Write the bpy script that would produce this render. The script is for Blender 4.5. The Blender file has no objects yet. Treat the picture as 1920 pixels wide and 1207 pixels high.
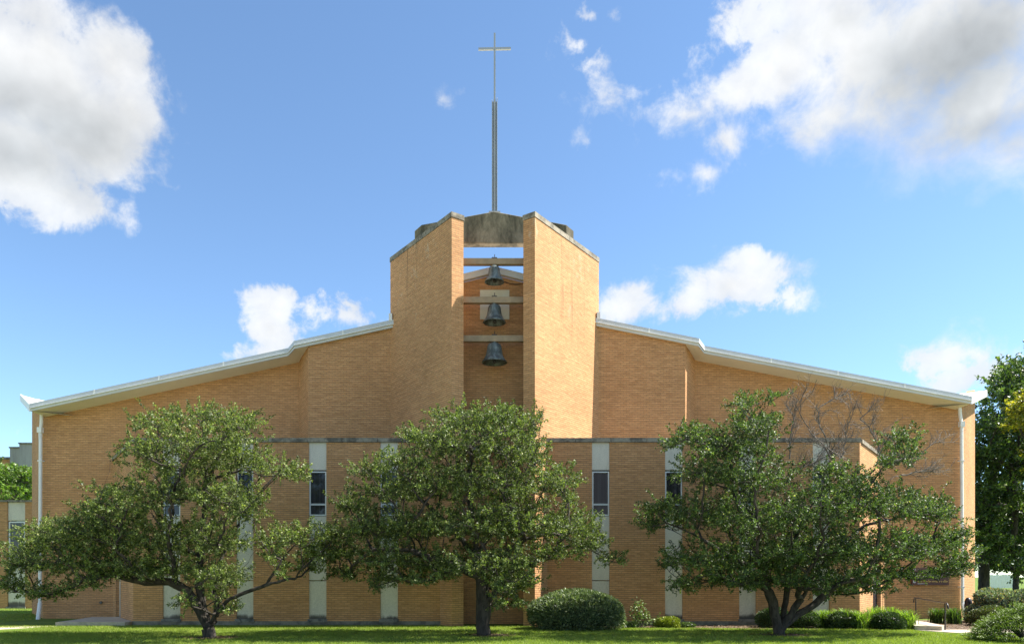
import bpy, math, random
import numpy as np
from mathutils import Vector, Matrix, kdtree

# ------------------------------------------------------------------ camera
F, CX, HY, HC = 1400.0, 944.0, 1081.0, 1.6      # focal length in px of a 1920 px wide frame, principal point, eye height
sc = bpy.context.scene
COL = sc.collection
cam_d = bpy.data.cameras.new('camera')
cam_d.sensor_fit = 'HORIZONTAL'; cam_d.sensor_width = 36.0
cam_d.lens = F / 1920 * 36.0
cam_d.shift_x = (960 - CX) / 1920
cam_d.shift_y = (HY - 603.5) / 1920
cam_d.clip_start = 0.1; cam_d.clip_end = 6000
cam = bpy.data.objects.new('camera', cam_d); COL.objects.link(cam)
cam.location = (0, 0, HC); cam.rotation_euler = (math.radians(90), 0, 0)
sc.camera = cam

def P(px, py, D):
    return Vector(((px - CX) / F * D, D, HC + (HY - py) / F * D))
def X(px, D): return (px - CX) / F * D
def Z(py, D): return HC + (HY - py) / F * D

# ------------------------------------------------------------------ light
SUN_EL, SUN_BACK = math.radians(52), math.radians(4.0)    # high sun from the right, a little behind the facade
SUN = Vector((math.cos(SUN_EL) * math.cos(SUN_BACK), math.cos(SUN_EL) * math.sin(SUN_BACK), math.sin(SUN_EL)))
SKY_STRENGTH = 0.090
EXPOSURE = 1.5

sc.view_settings.view_transform = 'Standard'
sc.view_settings.look = 'None'
sc.view_settings.gamma = 1.0
sc.view_settings.exposure = EXPOSURE
sc.view_settings.use_curve_mapping = False

sun_d = bpy.data.lights.new('sun', 'SUN'); sun_d.energy = 4.6; sun_d.angle = math.radians(0.53)
sun_d.color = (1.0, 0.95, 0.86)
sun = bpy.data.objects.new('sun', sun_d); COL.objects.link(sun)
sun.rotation_euler = (-SUN).to_track_quat('-Z', 'Y').to_euler()
sun.location = (30, 10, 40)

world = bpy.data.worlds.new('World'); sc.world = world; world.use_nodes = True
world.cycles.sampling_method = 'MANUAL'; world.cycles.sample_map_resolution = 512

class NT:
    """tiny helper to write node graphs"""
    def __init__(self, tree):
        self.t = tree; tree.nodes.clear()
    def n(self, typ, **kw):
        nd = self.t.nodes.new(typ)
        for k, v in kw.items(): setattr(nd, k, v)
        return nd
    def put(self, sock, v):
        if isinstance(v, bpy.types.NodeSocket): self.t.links.new(v, sock)
        elif v is not None: sock.default_value = v
    def math(self, op, a, b=None, c=None, clamp=False):
        nd = self.n('ShaderNodeMath', operation=op, use_clamp=clamp)
        for i, v in enumerate((a, b, c)): self.put(nd.inputs[i], v)
        return nd.outputs[0]
    def vmath(self, op, a, b=None, out=0):
        nd = self.n('ShaderNodeVectorMath', operation=op)
        self.put(nd.inputs[0], a)
        if b is not None: self.put(nd.inputs[1], b)
        return nd.outputs[out]
    def scale(self, v, s):
        nd = self.n('ShaderNodeVectorMath', operation='SCALE'); self.put(nd.inputs[0], v); self.put(nd.inputs[3], s)
        return nd.outputs[0]
    def noise(self, vec, scale, detail=4, rough=0.55, dist=0.0, color=False, lac=2.0):
        nd = self.n('ShaderNodeTexNoise')
        self.put(nd.inputs['Vector'], vec); nd.inputs['Scale'].default_value = scale
        nd.inputs['Detail'].default_value = detail; nd.inputs['Roughness'].default_value = rough
        nd.inputs['Distortion'].default_value = dist; nd.inputs['Lacunarity'].default_value = lac
        return nd.outputs['Color' if color else 0]
    def smooth(self, v, a, b):
        nd = self.n('ShaderNodeMapRange', interpolation_type='SMOOTHSTEP')
        self.put(nd.inputs[0], v); self.put(nd.inputs[1], a); self.put(nd.inputs[2], b)
        return nd.outputs[0]
    def lin(self, v, a, b, c, d):
        nd = self.n('ShaderNodeMapRange'); 
        for i, x in enumerate((v, a, b, c, d)): self.put(nd.inputs[i], x)
        return nd.outputs[0]
    def mix(self, f, a, b, blend='MIX'):
        nd = self.n('ShaderNodeMix', data_type='RGBA', blend_type=blend)
        self.put(nd.inputs[0], f)
        for s, v in ((nd.inputs[6], a), (nd.inputs[7], b)):
            if isinstance(v, (tuple, list)) and len(v) == 3: v = (*v, 1)
            self.put(s, v)
        return nd.outputs[2]

def build_world():
    g = NT(world.node_tree)
    d = g.n('ShaderNodeTexCoord').outputs['Generated']
    sky = g.n('ShaderNodeTexSky', sky_type='NISHITA')
    sky.sun_disc = False; sky.sun_elevation = SUN_EL; sky.sun_rotation = math.pi / 2 - SUN_BACK
    sky.altitude = 200; sky.air_density = 0.85; sky.dust_density = 0.15; sky.ozone_density = 1.5
    # the clouds of this afternoon, each puff by its bearing and height in the sky: (px, py, half width, half height)
    puffs = [(40,150,200,150),(150,240,160,130),(30,290,170,120),(110,365,120,62),(200,115,85,90),(245,215,76,84),
             (60,30,120,55),(150,405,46,26),
             (1500,20,190,70),(1480,110,120,95),(1400,170,85,45),(1275,215,62,34),(1640,110,170,130),(1800,80,220,150),
             (1810,240,140,75),(1850,180,170,130),(1680,170,150,110),(1900,270,110,60),(1720,60,160,120),(1560,60,150,110),(1880,290,70,34),(1365,265,34,38),(1312,325,30,7),(1560,220,120,60),(1168,172,26,9),(1085,85,30,22),(1105,115,26,18),
             (1105,30,15,9),(1118,142,12,14),(830,186,9,7),(1098,266,6,5),
             (1375,535,110,48),(1400,492,66,38),(1295,570,66,28),(1178,570,68,34),(1445,560,66,30),
             (515,572,42,32),(505,622,58,40),(655,593,78,27),(500,660,50,18),(480,650,34,14),(1790,668,78,24),(1835,702,60,28),(1790,722,45,16),
             (30,806,14,8),(545,640,28,20)]
    # the thick, self-shaded bodies of the two big clouds
    heavy = [(30,300,150,80),(100,240,120,70),(30,200,90,60),(1830,110,210,160),(1850,240,170,85),(1680,130,90,120),(1580,40,110,34),(1600,240,80,34)]
    fields = []
    for plist in (puffs, heavy):
     fld = None
     for (px, py, rx, ry) in plist:
        c = P(px, py, 1) - Vector((0, 0, HC)); c.normalize()
        e1 = Vector((c.y, -c.x, 0)).normalized(); e2 = e1.cross(c)
        if e2.z < 0: e2 = -e2
        q1 = (P(px + rx, py, 1) - Vector((0, 0, HC))).normalized(); q2 = (P(px, py - ry, 1) - Vector((0, 0, HC))).normalized()
        a, b = abs(q1.dot(e1)), abs(q2.dot(e2))
        R = Matrix((e1, c.cross(e1) if False else e2, e1.cross(e2))).transposed()
        mp = g.n('ShaderNodeMapping', vector_type='TEXTURE')
        g.put(mp.inputs[0], d); mp.inputs[1].default_value = c
        mp.inputs[2].default_value = R.to_euler('XYZ'); mp.inputs[3].default_value = (a, b, max(a, b))
        ln = g.vmath('LENGTH', mp.outputs[0], out=1)
        f = g.math('MULTIPLY_ADD', ln, -min(a, b), min(a, b))
        fld = f if fld is None else g.math('SMOOTH_MAX', fld, f, 0.012)
     fields.append(fld)
    fld, body = fields
    # beyond the picture the same kind of broken cumulus goes on
    wide = g.noise(g.vmath('MULTIPLY', d, (1, 1, 2.0)), 2.6, 3, 0.5)
    wide = g.lin(wide, 0.42, 0.80, -0.10, 0.14)
    axis = Vector((0, 1, 0.40)).normalized()
    cosang = g.vmath('DOT_PRODUCT', d, tuple(axis), out=1)
    keep = g.smooth(cosang, 0.80, 0.66)
    fld2 = g.math('ADD', wide, g.lin(keep, 0, 1, -0.4, 0.0))
    fld = g.math('MAXIMUM', fld, fld2)
    n1 = g.noise(d, 20, 9, 0.62, 0.2)
    n2 = g.noise(d, 5.0, 5, 0.5)
    n3 = g.math('SUBTRACT', g.noise(d, 8, 4, 0.5), g.noise(g.vmath('ADD', d, tuple(SUN * 0.035)), 8, 4, 0.5))
    edge = g.math('ADD', g.math('MULTIPLY', fld, 1.35), g.math('MULTIPLY', g.math('SUBTRACT', n1, 0.48), 0.115))
    soft = g.lin(n2, 0.35, 0.65, 0.008, 0.026)
    soft = g.math('ADD', soft, g.lin(g.vmath('DOT_PRODUCT', d, tuple((P(1850, 250, 1) - Vector((0, 0, HC))).normalized()), out=1), 0.975, 0.995, 0.0, 0.05))
    dens = g.smooth(edge, g.math('MULTIPLY', soft, -0.5), soft)
    dens = g.math('MULTIPLY', dens, g.lin(edge, 0.0, 0.05, 0.80, 1.0))
    # thick middles are grey, thin rims are bright; billows towards the sun are brighter
    relief = g.math('MULTIPLY_ADD', n3, 0.75, g.math('MULTIPLY', g.math('SUBTRACT', n1, .5), 0.22))
    thick = g.math('ADD', fld, g.math('MULTIPLY', g.math('SUBTRACT', g.noise(d, 3.2, 2, 0.4), 0.5), 0.22))
    grey_far = g.math('MULTIPLY', g.smooth(thick, 0.0, 0.09), keep)
    grey_near = g.smooth(g.math('ADD', body, g.math('MULTIPLY', g.math('SUBTRACT', n2, 0.5), 0.10)), -0.03, 0.07)
    grey = g.math('MAXIMUM', grey_far, grey_near)
    lum = g.math('ADD', g.lin(grey, 0, 1, 0.97, 0.56), relief)
    lum = g.math('MINIMUM', g.math('MAXIMUM', lum, 0.42), 1.05)
    k = CLOUD / SKY_STRENGTH
    tint = g.mix(grey, (0.97, 0.985, 1.0), (0.90, 0.97, 1.03))
    cloud = g.scale(tint, g.math('MULTIPLY', lum, k))
    skyc = g.mix(1.0, sky.outputs[0], SKY_TINT, 'MULTIPLY')
    col = g.mix(dens, skyc, cloud)
    bg = g.n('ShaderNodeBackground'); g.put(bg.inputs[0], col); bg.inputs[1].default_value = SKY_STRENGTH
    out = g.n('ShaderNodeOutputWorld'); g.put(out.inputs[0], bg.outputs[0])
CLOUD = 0.36
SKY_TINT = (0.89, 1.0, 1.03)
build_world()

# ------------------------------------------------------------------ materials
def mat(name):
    m = bpy.data.materials.new(name); m.use_nodes = True
    g = NT(m.node_tree)
    b = g.n('ShaderNodeBsdfPrincipled'); o = g.n('ShaderNodeOutputMaterial')
    m.node_tree.links.new(b.outputs[0], o.inputs[0])
    return m, g, b
def bump(g, b, h, strength, dist):
    bp = g.n('ShaderNodeBump'); bp.inputs['Strength'].default_value = strength; bp.inputs['Distance'].default_value = dist
    g.put(bp.inputs['Height'], h); g.put(b.inputs['Normal'], bp.outputs[0])

def brick_mat(name, c1, c2, mortar, pale=0.0, soot=0.0):
    m, g, b = mat(name)
    uv = g.n('ShaderNodeTexCoord').outputs['UV']
    geo = g.n('ShaderNodeNewGeometry').outputs['Position']
    br = g.n('ShaderNodeTexBrick', offset=0.5, squash=1.0)
    g.put(br.inputs['Vector'], uv)
    br.inputs['Color1'].default_value = (*c1, 1); br.inputs['Color2'].default_value = (*c2, 1); br.inputs['Mortar'].default_value = (*mortar, 1)
    br.inputs['Scale'].default_value = 1.0; br.inputs['Mortar Size'].default_value = 0.0095; br.inputs['Mortar Smooth'].default_value = 0.1
    br.inputs['Bias'].default_value = -0.1; br.inputs['Brick Width'].default_value = 0.21; br.inputs['Row Height'].default_value = 0.0685
    course = g.noise(g.vmath('MULTIPLY', uv, (1.2, 14.6, 1)), 1.0, 3, 0.7)
    blotch = g.noise(geo, 0.45, 5, 0.6)
    fine = g.noise(g.vmath('MULTIPLY', uv, (5, 15, 1)), 1.0, 2, 0.6)
    v = g.math('MULTIPLY', g.lin(course, 0.3, 0.7, 0.84, 1.14), g.lin(blotch, 0.3, 0.7, 0.86, 1.12))
    v = g.math('MULTIPLY', v, g.lin(fine, 0.3, 0.7, 0.88, 1.1))
    # raked bed joints between the courses
    fr_ = g.math('FRACT', g.math('MULTIPLY', g.vmath('DOT_PRODUCT', uv, (0, 1, 0), out=1), 1 / 0.0685))
    bed = g.smooth(g.math('ABSOLUTE', g.math('SUBTRACT', fr_, 0.5)), 0.36, 0.46)
    v = g.math('MULTIPLY', v, g.lin(g.math('MULTIPLY', bed, g.lin(blotch, .3, .65, .55, 1.0)), 0, 1, 1.04, 0.76))
    col = g.scale(br.outputs['Color'], v)
    if pale:
        e = g.noise(g.vmath('MULTIPLY', geo, (1.6, 1.6, 0.8)), 1.6, 6, 0.7, 0.6)
        hi = g.smooth(g.n('ShaderNodeSeparateXYZ').outputs[2] if False else g.vmath('DOT_PRODUCT', geo, (0, 0, 1), out=1), 8.5, 13.0)
        col = g.mix(g.math('MULTIPLY', g.math('MULTIPLY', g.smooth(e, 0.56, 0.76), hi), pale), col, (0.55, 0.43, 0.30))
        drip = g.noise(g.vmath('MULTIPLY', geo, (3.2, 3.2, 0.12)), 1.0, 4, 0.7)
        col = g.mix(g.math('MULTIPLY', g.math('MULTIPLY', g.smooth(drip, 0.58, 0.74), hi), soot), col, (0.11, 0.07, 0.04))
    g.put(b.inputs['Base Color'], col); b.inputs['Roughness'].default_value = 0.85
    b.inputs['Specular IOR Level'].default_value = 0.25
    h = g.math('ADD', g.math('MULTIPLY', bed, -1.0), g.math('MULTIPLY', fine, 0.5))
    bump(g, b, h, 0.6, 0.008)
    return m

def stone_mat(name, c, stain, lo=0.45, hi=0.7, scale=2.0, stretch=0.35, rough=0.88, splash=False):
    m, g, b = mat(name)
    geo = g.n('ShaderNodeNewGeometry').outputs['Position']
    a = g.noise(g.vmath('MULTIPLY', geo, (1, 1, stretch)), scale, 7, 0.68, 0.3)
    f = g.noise(geo, 35, 4, 0.6)
    col = g.mix(g.smooth(a, lo, hi), c, stain)
    if splash:
        zz = g.vmath('DOT_PRODUCT', geo, (0, 0, 1), out=1)
        k = g.math('ADD', g.smooth(zz, 0.62, 0.2), g.math('MULTIPLY', g.math('SUBTRACT', a, 0.5), 1.6))
        col = g.mix(g.smooth(k, 0.55, 0.95), col, (0.13, 0.115, 0.09))
    col = g.scale(col, g.lin(f, 0.3, 0.7, 0.85, 1.12))
    g.put(b.inputs['Base Color'], col); b.inputs['Roughness'].default_value = rough
    bump(g, b, f, 0.25, 0.01)
    return m

def plain_mat(name, c, rough=0.5, metal=0.0, var=0.12, scale=6.0, spec=0.5):
    m, g, b = mat(name)
    geo = g.n('ShaderNodeNewGeometry').outputs['Position']
    f = g.noise(geo, scale, 5, 0.6)
    col = g.scale(g.mix(0.0, c, c), g.lin(f, 0.3, 0.7, 1 - var, 1 + var))
    g.put(b.inputs['Base Color'], col); b.inputs['Roughness'].default_value = rough; b.inputs['Metallic'].default_value = metal
    b.inputs['Specular IOR Level'].default_value = spec
    return m

def leaf_mat(name, rough=0.36, trans=0.35, tcol=(1.5, 1.75, 0.6), spec=0.5):
    m = bpy.data.materials.new(name); m.use_nodes = True
    g = NT(m.node_tree)
    at = g.n('ShaderNodeAttribute', attribute_name='col').outputs['Color']
    b = g.n('ShaderNodeBsdfPrincipled'); g.put(b.inputs['Base Color'], at); b.inputs['Roughness'].default_value = rough
    b.inputs['Specular IOR Level'].default_value = spec
    t = g.n('ShaderNodeBsdfTranslucent'); g.put(t.inputs[0], g.vmath('MULTIPLY', at, tcol))
    mx = g.n('ShaderNodeMixShader'); mx.inputs[0].default_value = trans
    g.put(mx.inputs[1], b.outputs[0]); g.put(mx.inputs[2], t.outputs[0])
    o = g.n('ShaderNodeOutputMaterial'); g.put(o.inputs[0], mx.outputs[0])
    return m

M = {}
M['brick'] = brick_mat('brick', (0.572, 0.307, 0.138), (0.475, 0.241, 0.103), (0.38, 0.215, 0.115))
M['brick_tower'] = brick_mat('tower_brick', (0.572, 0.311, 0.142), (0.485, 0.248, 0.107), (0.38, 0.215, 0.115), pale=0.8, soot=0.75)
M['concrete_old'] = stone_mat('weathered_concrete', (0.30, 0.25, 0.165), (0.07, 0.06, 0.036), 0.33, 0.64, 1.8)
M['coping'] = stone_mat('coping_concrete', (0.31, 0.27, 0.205), (0.10, 0.088, 0.068), 0.36, 0.66, 3.0, 1.0)
M['panel'] = stone_mat('panel_concrete', (0.67, 0.61, 0.50), (0.52, 0.47, 0.38), 0.45, 0.75, 1.6, splash=True)
M['grey_concrete'] = stone_mat('grey_concrete', (0.36, 0.35, 0.32), (0.22, 0.215, 0.2), 0.4, 0.7, 1.0, 0.1)
M['sill'] = stone_mat('sill_concrete', (0.25, 0.23, 0.2), (0.09, 0.085, 0.075), 0.4, 0.65, 5, 1.0)
M['footing'] = stone_mat('footing_concrete', (0.26, 0.235, 0.19), (0.12, 0.11, 0.09), 0.4, 0.65, 3, 1.0)
M['white'] = plain_mat('white_paint', (0.78, 0.77, 0.74), 0.45, var=0.05, scale=2)
M['soffit'] = plain_mat('soffit_paint', (0.74, 0.68, 0.55), 0.6, var=0.05, scale=2)
M['gutter'] = plain_mat('gutter_metal', (0.54, 0.55, 0.56), 0.38, var=0.06, scale=2)
M['roof'] = plain_mat('white_roofing', (0.80, 0.78, 0.74), 0.6, var=0.05, scale=2)
M['steel'] = plain_mat('mast_steel', (0.40, 0.40, 0.41), 0.5, metal=0.25, var=0.06, scale=1.2)
M['beam'] = plain_mat('beam_paint', (0.30, 0.215, 0.13), 0.6, var=0.18, scale=5)
M['board'] = plain_mat('pale_board', (0.62, 0.58, 0.47), 0.7, var=0.06)
M['black'] = plain_mat('black_iron', (0.02, 0.018, 0.017), 0.4)
M['frame'] = plain_mat('window_frame', (0.70, 0.70, 0.68), 0.4, var=0.04)
M['darkframe'] = plain_mat('dark_frame', (0.035, 0.032, 0.03), 0.4)
M['walk'] = stone_mat('walk_concrete', (0.50, 0.43, 0.33), (0.36, 0.31, 0.24), 0.4, 0.7, 4, 1.0)
M['bounce_street'] = stone_mat('bounce_concrete', (0.36, 0.33, 0.28), (0.27, 0.245, 0.21), 0.4, 0.7, 1.0, 1.0)
M['bark'] = stone_mat('bark', (0.060, 0.049, 0.038), (0.018, 0.015, 0.012), 0.4, 0.62, 9, 0.3)
M['deadwood'] = plain_mat('dead_twig', (0.17, 0.145, 0.12), 0.8, var=0.3, scale=8)
M['leaf'] = leaf_mat('crabapple_leaf', 0.5, 0.32, spec=0.34)
M['leaf_far'] = leaf_mat('tree_leaf', 0.45, 0.35)
M['needle'] = leaf_mat('shrub_leaf', 0.5, 0.2)
M['blade'] = leaf_mat('grass_blade', 0.55, 0.38, (1.35, 1.5, 0.55), 0.3)
M['sign'] = plain_mat('sign_brown', (0.075, 0.022, 0.013), 0.4)
M['signwhite'] = plain_mat('sign_white', (0.7, 0.68, 0.62), 0.5)
M['signgold'] = plain_mat('sign_gold', (0.55, 0.36, 0.10), 0.4)
M['navy'] = plain_mat('dark_cover', (0.012, 0.011, 0.02), 0.45)

def bell_mat():
    m, g, b = mat('bell_bronze')
    geo = g.n('ShaderNodeNewGeometry').outputs['Position']
    a = g.noise(g.vmath('MULTIPLY', geo, (1, 1, 0.4)), 6, 6, 0.65, 0.4)
    col = g.mix(g.smooth(a, 0.38, 0.66), (0.075, 0.085, 0.078), (0.22, 0.25, 0.235))
    g.put(b.inputs['Base Color'], col); b.inputs['Roughness'].default_value = 0.55; b.inputs['Metallic'].default_value = 0.45
    bump(g, b, a, 0.3, 0.01)
    return m
M['bell'] = bell_mat()
def glass_mat():
    m, g, b = mat('window_glass')
    geo = g.n('ShaderNodeNewGeometry').outputs['Position']
    a = g.noise(g.vmath('MULTIPLY', geo, (14, 1, 0.2)), 1.0, 2, 0.5)
    g.put(b.inputs['Base Color'], g.mix(g.smooth(a, 0.4, 0.65), (0.018, 0.018, 0.024), (0.035, 0.034, 0.042)))
    b.inputs['Roughness'].default_value = 0.06; b.inputs['Specular IOR Level'].default_value = 0.5
    return m
M['glass'] = glass_mat()
def ground_mat():
    m, g, b = mat('lawn')
    geo = g.n('ShaderNodeNewGeometry').outputs['Position']
    a = g.noise(geo, 0.6, 5, 0.6); f = g.noise(geo, 26, 4, 0.7)
    col = g.mix(g.smooth(a, 0.35, 0.65), (0.09, 0.15, 0.02), (0.14, 0.20, 0.032))
    col = g.scale(col, g.lin(f, 0.3, 0.7, 0.65, 1.25))
    g.put(b.inputs['Base Color'], col); b.inputs['Roughness'].default_value = 0.9; b.inputs['Specular IOR Level'].default_value = 0.15
    bump(g, b, f, 0.6, 0.03)
    return m
M['lawn'] = ground_mat()
def mulch_mat():
    m, g, b = mat('mulch')
    geo = g.n('ShaderNodeNewGeometry').outputs['Position']
    a = g.noise(geo, 24, 4, 0.7)
    col = g.mix(g.smooth(a, 0.38, 0.62), (0.035, 0.022, 0.014), (0.19, 0.125, 0.08))
    g.put(b.inputs['Base Color'], col); b.inputs['Roughness'].default_value = 0.95
    bump(g, b, a, 0.8, 0.03)
    return m
M['mulch'] = mulch_mat()

# ------------------------------------------------------------------ mesh helpers
def link(o, parent=None):
    COL.objects.link(o)
    if parent is not None: o.parent = parent
    return o
def tag(o, label, cat, group=None):
    o['label'] = label; o['category'] = cat
    if group: o['group'] = group
    return o
def empty(name, loc, label=None, cat=None, group=None):
    o = bpy.data.objects.new(name, None); o.empty_display_size = 0.2; link(o); o.location = loc
    if label: tag(o, label, cat, group)
    return o

class MB:
    def __init__(self): self.v = []; self.f = []
    def add(self, vs, fs):
        b = len(self.v); self.v += [tuple(p) for p in vs]; self.f += [tuple(i + b for i in f) for f in fs]; return self
    def quad(self, *p): return self.add(p, [tuple(range(len(p)))])
    def hexa(self, p):     # 8 points: bottom ring 0-3, top ring 4-7
        return self.add(p, [(0,3,2,1),(4,5,6,7),(0,1,5,4),(1,2,6,5),(2,3,7,6),(3,0,4,7)])
    def box(self, x0, x1, y0, y1, z0, z1):
        return self.hexa([(x0,y0,z0),(x1,y0,z0),(x1,y1,z0),(x0,y1,z0),(x0,y0,z1),(x1,y0,z1),(x1,y1,z1),(x0,y1,z1)])
    def obox(self, A, B, s0, s1, t0, t1, z0, z1, z0b=None, z1b=None):
        """box along the plan line A>B: s along it, t to its left (inwards), z up (the b values at the far end)"""
        d = (Vector(B) - Vector(A)).normalized(); n = Vector((-d.y, d.x)); A = Vector(A)
        q = lambda s, t, z: (*(A + d * s + n * t), z)
        z0b = z0 if z0b is None else z0b; z1b = z1 if z1b is None else z1b
        return self.hexa([q(s0,t0,z0),q(s1,t0,z0b),q(s1,t1,z0b),q(s0,t1,z0),q(s0,t0,z1),q(s1,t0,z1b),q(s1,t1,z1b),q(s0,t1,z1)])
    def prism(self, plan, z0, z1):
        n = len(plan)
        vs = [(x, y, z0) for x, y in plan] + [(x, y, z1) for x, y in plan]
        fs = [tuple(range(n - 1, -1, -1)), tuple(range(n, 2 * n))] + [(i, (i+1) % n, (i+1) % n + n, i + n) for i in range(n)]
        return self.add(vs, fs)
    def tube(self, pts, r, sides=8, caps=True):
        pts = [Vector(p) for p in pts]; rs = r if isinstance(r, (list, tuple)) else [r] * len(pts)
        vs = []; ref = None
        for i, p in enumerate(pts):
            d = (pts[min(i + 1, len(pts) - 1)] - pts[max(i - 1, 0)]).normalized()
            if ref is None: ref = d.orthogonal().normalized()
            a = (ref - d * ref.dot(d)).normalized(); b = d.cross(a); ref = a
            for k in range(sides):
                t = 2 * math.pi * k / sides; vs.append(p + (a * math.cos(t) + b * math.sin(t)) * rs[i])
        fs = [(i*sides+k, i*sides+(k+1) % sides, (i+1)*sides+(k+1) % sides, (i+1)*sides+k) for i in range(len(pts)-1) for k in range(sides)]
        if caps: fs += [tuple(range(sides-1, -1, -1)), tuple(range((len(pts)-1)*sides, len(pts)*sides))]
        return self.add(vs, fs)
    def lathe(self, prof, c, sides=32):
        vs = [(c[0] + r*math.cos(2*math.pi*k/sides), c[1] + r*math.sin(2*math.pi*k/sides), c[2] + z) for r, z in prof for k in range(sides)]
        fs = [(i*sides+k, i*sides+(k+1) % sides, (i+1)*sides+(k+1) % sides, (i+1)*sides+k) for i in range(len(prof)-1) for k in range(sides)]
        return self.add(vs, fs)
    def sweep(self, pts, prof):
        """prof: closed list of offset vectors carried along pts"""
        n = len(prof)
        vs = [Vector(p) + Vector(o) for p in pts for o in prof]
        fs = [(i*n+k, i*n+(k+1) % n, (i+1)*n+(k+1) % n, (i+1)*n+k) for i in range(len(pts)-1) for k in range(n)]
        fs += [tuple(range(n-1, -1, -1)), tuple(range((len(pts)-1)*n, len(pts)*n))]
        return self.add(vs, fs)
    def build(self, name, m, parent=None, smooth=False, origin=None, kind=None):
        me = bpy.data.meshes.new(name)
        o3 = Vector(origin) if origin is not None else Vector((0, 0, 0))
        me.from_pydata([tuple(Vector(p) - o3) for p in self.v], [], self.f)
        import bmesh
        bm = bmesh.new(); bm.from_mesh(me); bmesh.ops.recalc_face_normals(bm, faces=bm.faces); bm.to_mesh(me); bm.free()
        uv = me.uv_layers.new(name='UVMap'); data = np.zeros(len(me.loops) * 2, dtype=np.float32)
        for p in me.polygons:
            n = p.normal
            if abs(n.z) < 0.75:
                t = Vector((-n.y, n.x, 0)).normalized()
                for li in p.loop_indices:
                    c = me.vertices[me.loops[li].vertex_index].co + o3
                    data[2*li] = c.dot(t) + 40; data[2*li+1] = c.z
            else:
                for li in p.loop_indices:
                    c = me.vertices[me.loops[li].vertex_index].co + o3
                    data[2*li] = c.x + 40; data[2*li+1] = c.y
        uv.data.foreach_set('uv', data)
        me.materials.append(M[m] if isinstance(m, str) else m)
        if smooth: me.polygons.foreach_set('use_smooth', [True] * len(me.polygons))
        o = bpy.data.objects.new(name, me); link(o, parent)
        o.location = o3 - (parent.matrix_world.translation if False else Vector(abs_loc(parent)))
        if kind: o['kind'] = kind
        return o
def abs_loc(o):
    v = Vector((0, 0, 0))
    while o is not None: v = v + o.location; o = o.parent
    return v

def np_mesh(name, verts, faces, m, cols=None, parent=None, smooth=False):
    """fast mesh from numpy arrays, faces (n,k)"""
    me = bpy.data.meshes.new(name); k = faces.shape[1]
    off = np.array(abs_loc(parent)) if parent is not None else np.zeros(3)
    me.vertices.add(len(verts)); me.vertices.foreach_set('co', (verts - off).astype(np.float32).ravel())
    me.loops.add(faces.size); me.loops.foreach_set('vertex_index', faces.astype(np.int32).ravel())
    me.polygons.add(len(faces)); me.polygons.foreach_set('loop_start', np.arange(0, faces.size, k, dtype=np.int32))
    try: me.polygons.foreach_set('loop_total', np.full(len(faces), k, dtype=np.int32))
    except Exception: pass
    if smooth: me.polygons.foreach_set('use_smooth', np.ones(len(faces), dtype=bool))
    me.update(calc_edges=True)
    if cols is not None:
        a = me.attributes.new('col', 'FLOAT_COLOR', 'POINT')
        a.data.foreach_set('color', np.c_[cols, np.ones(len(cols))].astype(np.float32).ravel())
    me.materials.append(M[m]); o = bpy.data.objects.new(name, me); link(o, parent)
    return o

# ------------------------------------------------------------------ ground
g0 = MB().quad((-2500, -300, 0), (2500, -300, 0), (2500, 3500, 0), (-2500, 3500, 0)).build('ground', 'lawn', kind='structure')
def sheet(name, pts, z, m, kind='structure'):
    return MB().quad(*[(x, y, z) for x, y in pts]).build(name, m, kind=kind)
rng = random.Random(5)
def ragged(pts, amp=0.12, step=0.5):
    out = []
    for i, a in enumerate(pts):
        a = Vector(a); b = Vector(pts[(i + 1) % len(pts)]); n = max(1, int((b - a).length / step))
        for k in range(n):
            p = a.lerp(b, k / n); out.append((p.x + rng.uniform(-amp, amp), p.y + rng.uniform(-amp, amp)))
    return out
sheet('bounce_street', [(-400, -9), (400, -9), (400, 6), (-400, 6)], 0.004, 'bounce_street')  # out-of-view pale street, added to bounce sunlight onto the facade
sheet('bounce_pavement', [(-400, 8.5), (400, 8.5), (400, 14.5), (-400, 14.5)], 0.008, 'walk')  # unseen pale pavement strip, added for the same bounce
MB().prism([(-60, 22.0), (-15.6, 22.3), (-14.4, 24.3), (-15.6, 24.3), (-16.6, 23.3), (-60, 23.2)], -0.02, 0.012).build('path', 'walk', kind='structure')
MB().prism([(12.35, 22.55), (12.9, 21.25), (40, 21.0), (40, 22.5)], -0.02, 0.015).build('path', 'walk', kind='structure')
sheet('mulch_bed', ragged([(3.2, 24.55), (3.1, 23.35), (6.5, 23.2), (12.0, 22.6), (12.2, 24.5), (13.5, 27.7), (13.2, 27.9), (11.7, 24.55)]), 0.006, 'mulch')
sheet('mulch_bed', ragged([(13.4, 27.8), (12.9, 22.7), (30, 22.7), (30, 27.2), (17.2, 27.5)]), 0.006, 'mulch')

# ------------------------------------------------------------------ church
XC = -0.326
CH = empty('church', (XC, 26, 0), 'tan brick church with twin tower walls, hanging bells and a tall steeple cross', 'church')
D1, DW, DU, DO, DG = 24.0, 24.6, 27.45, 28.70, 25.4
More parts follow.
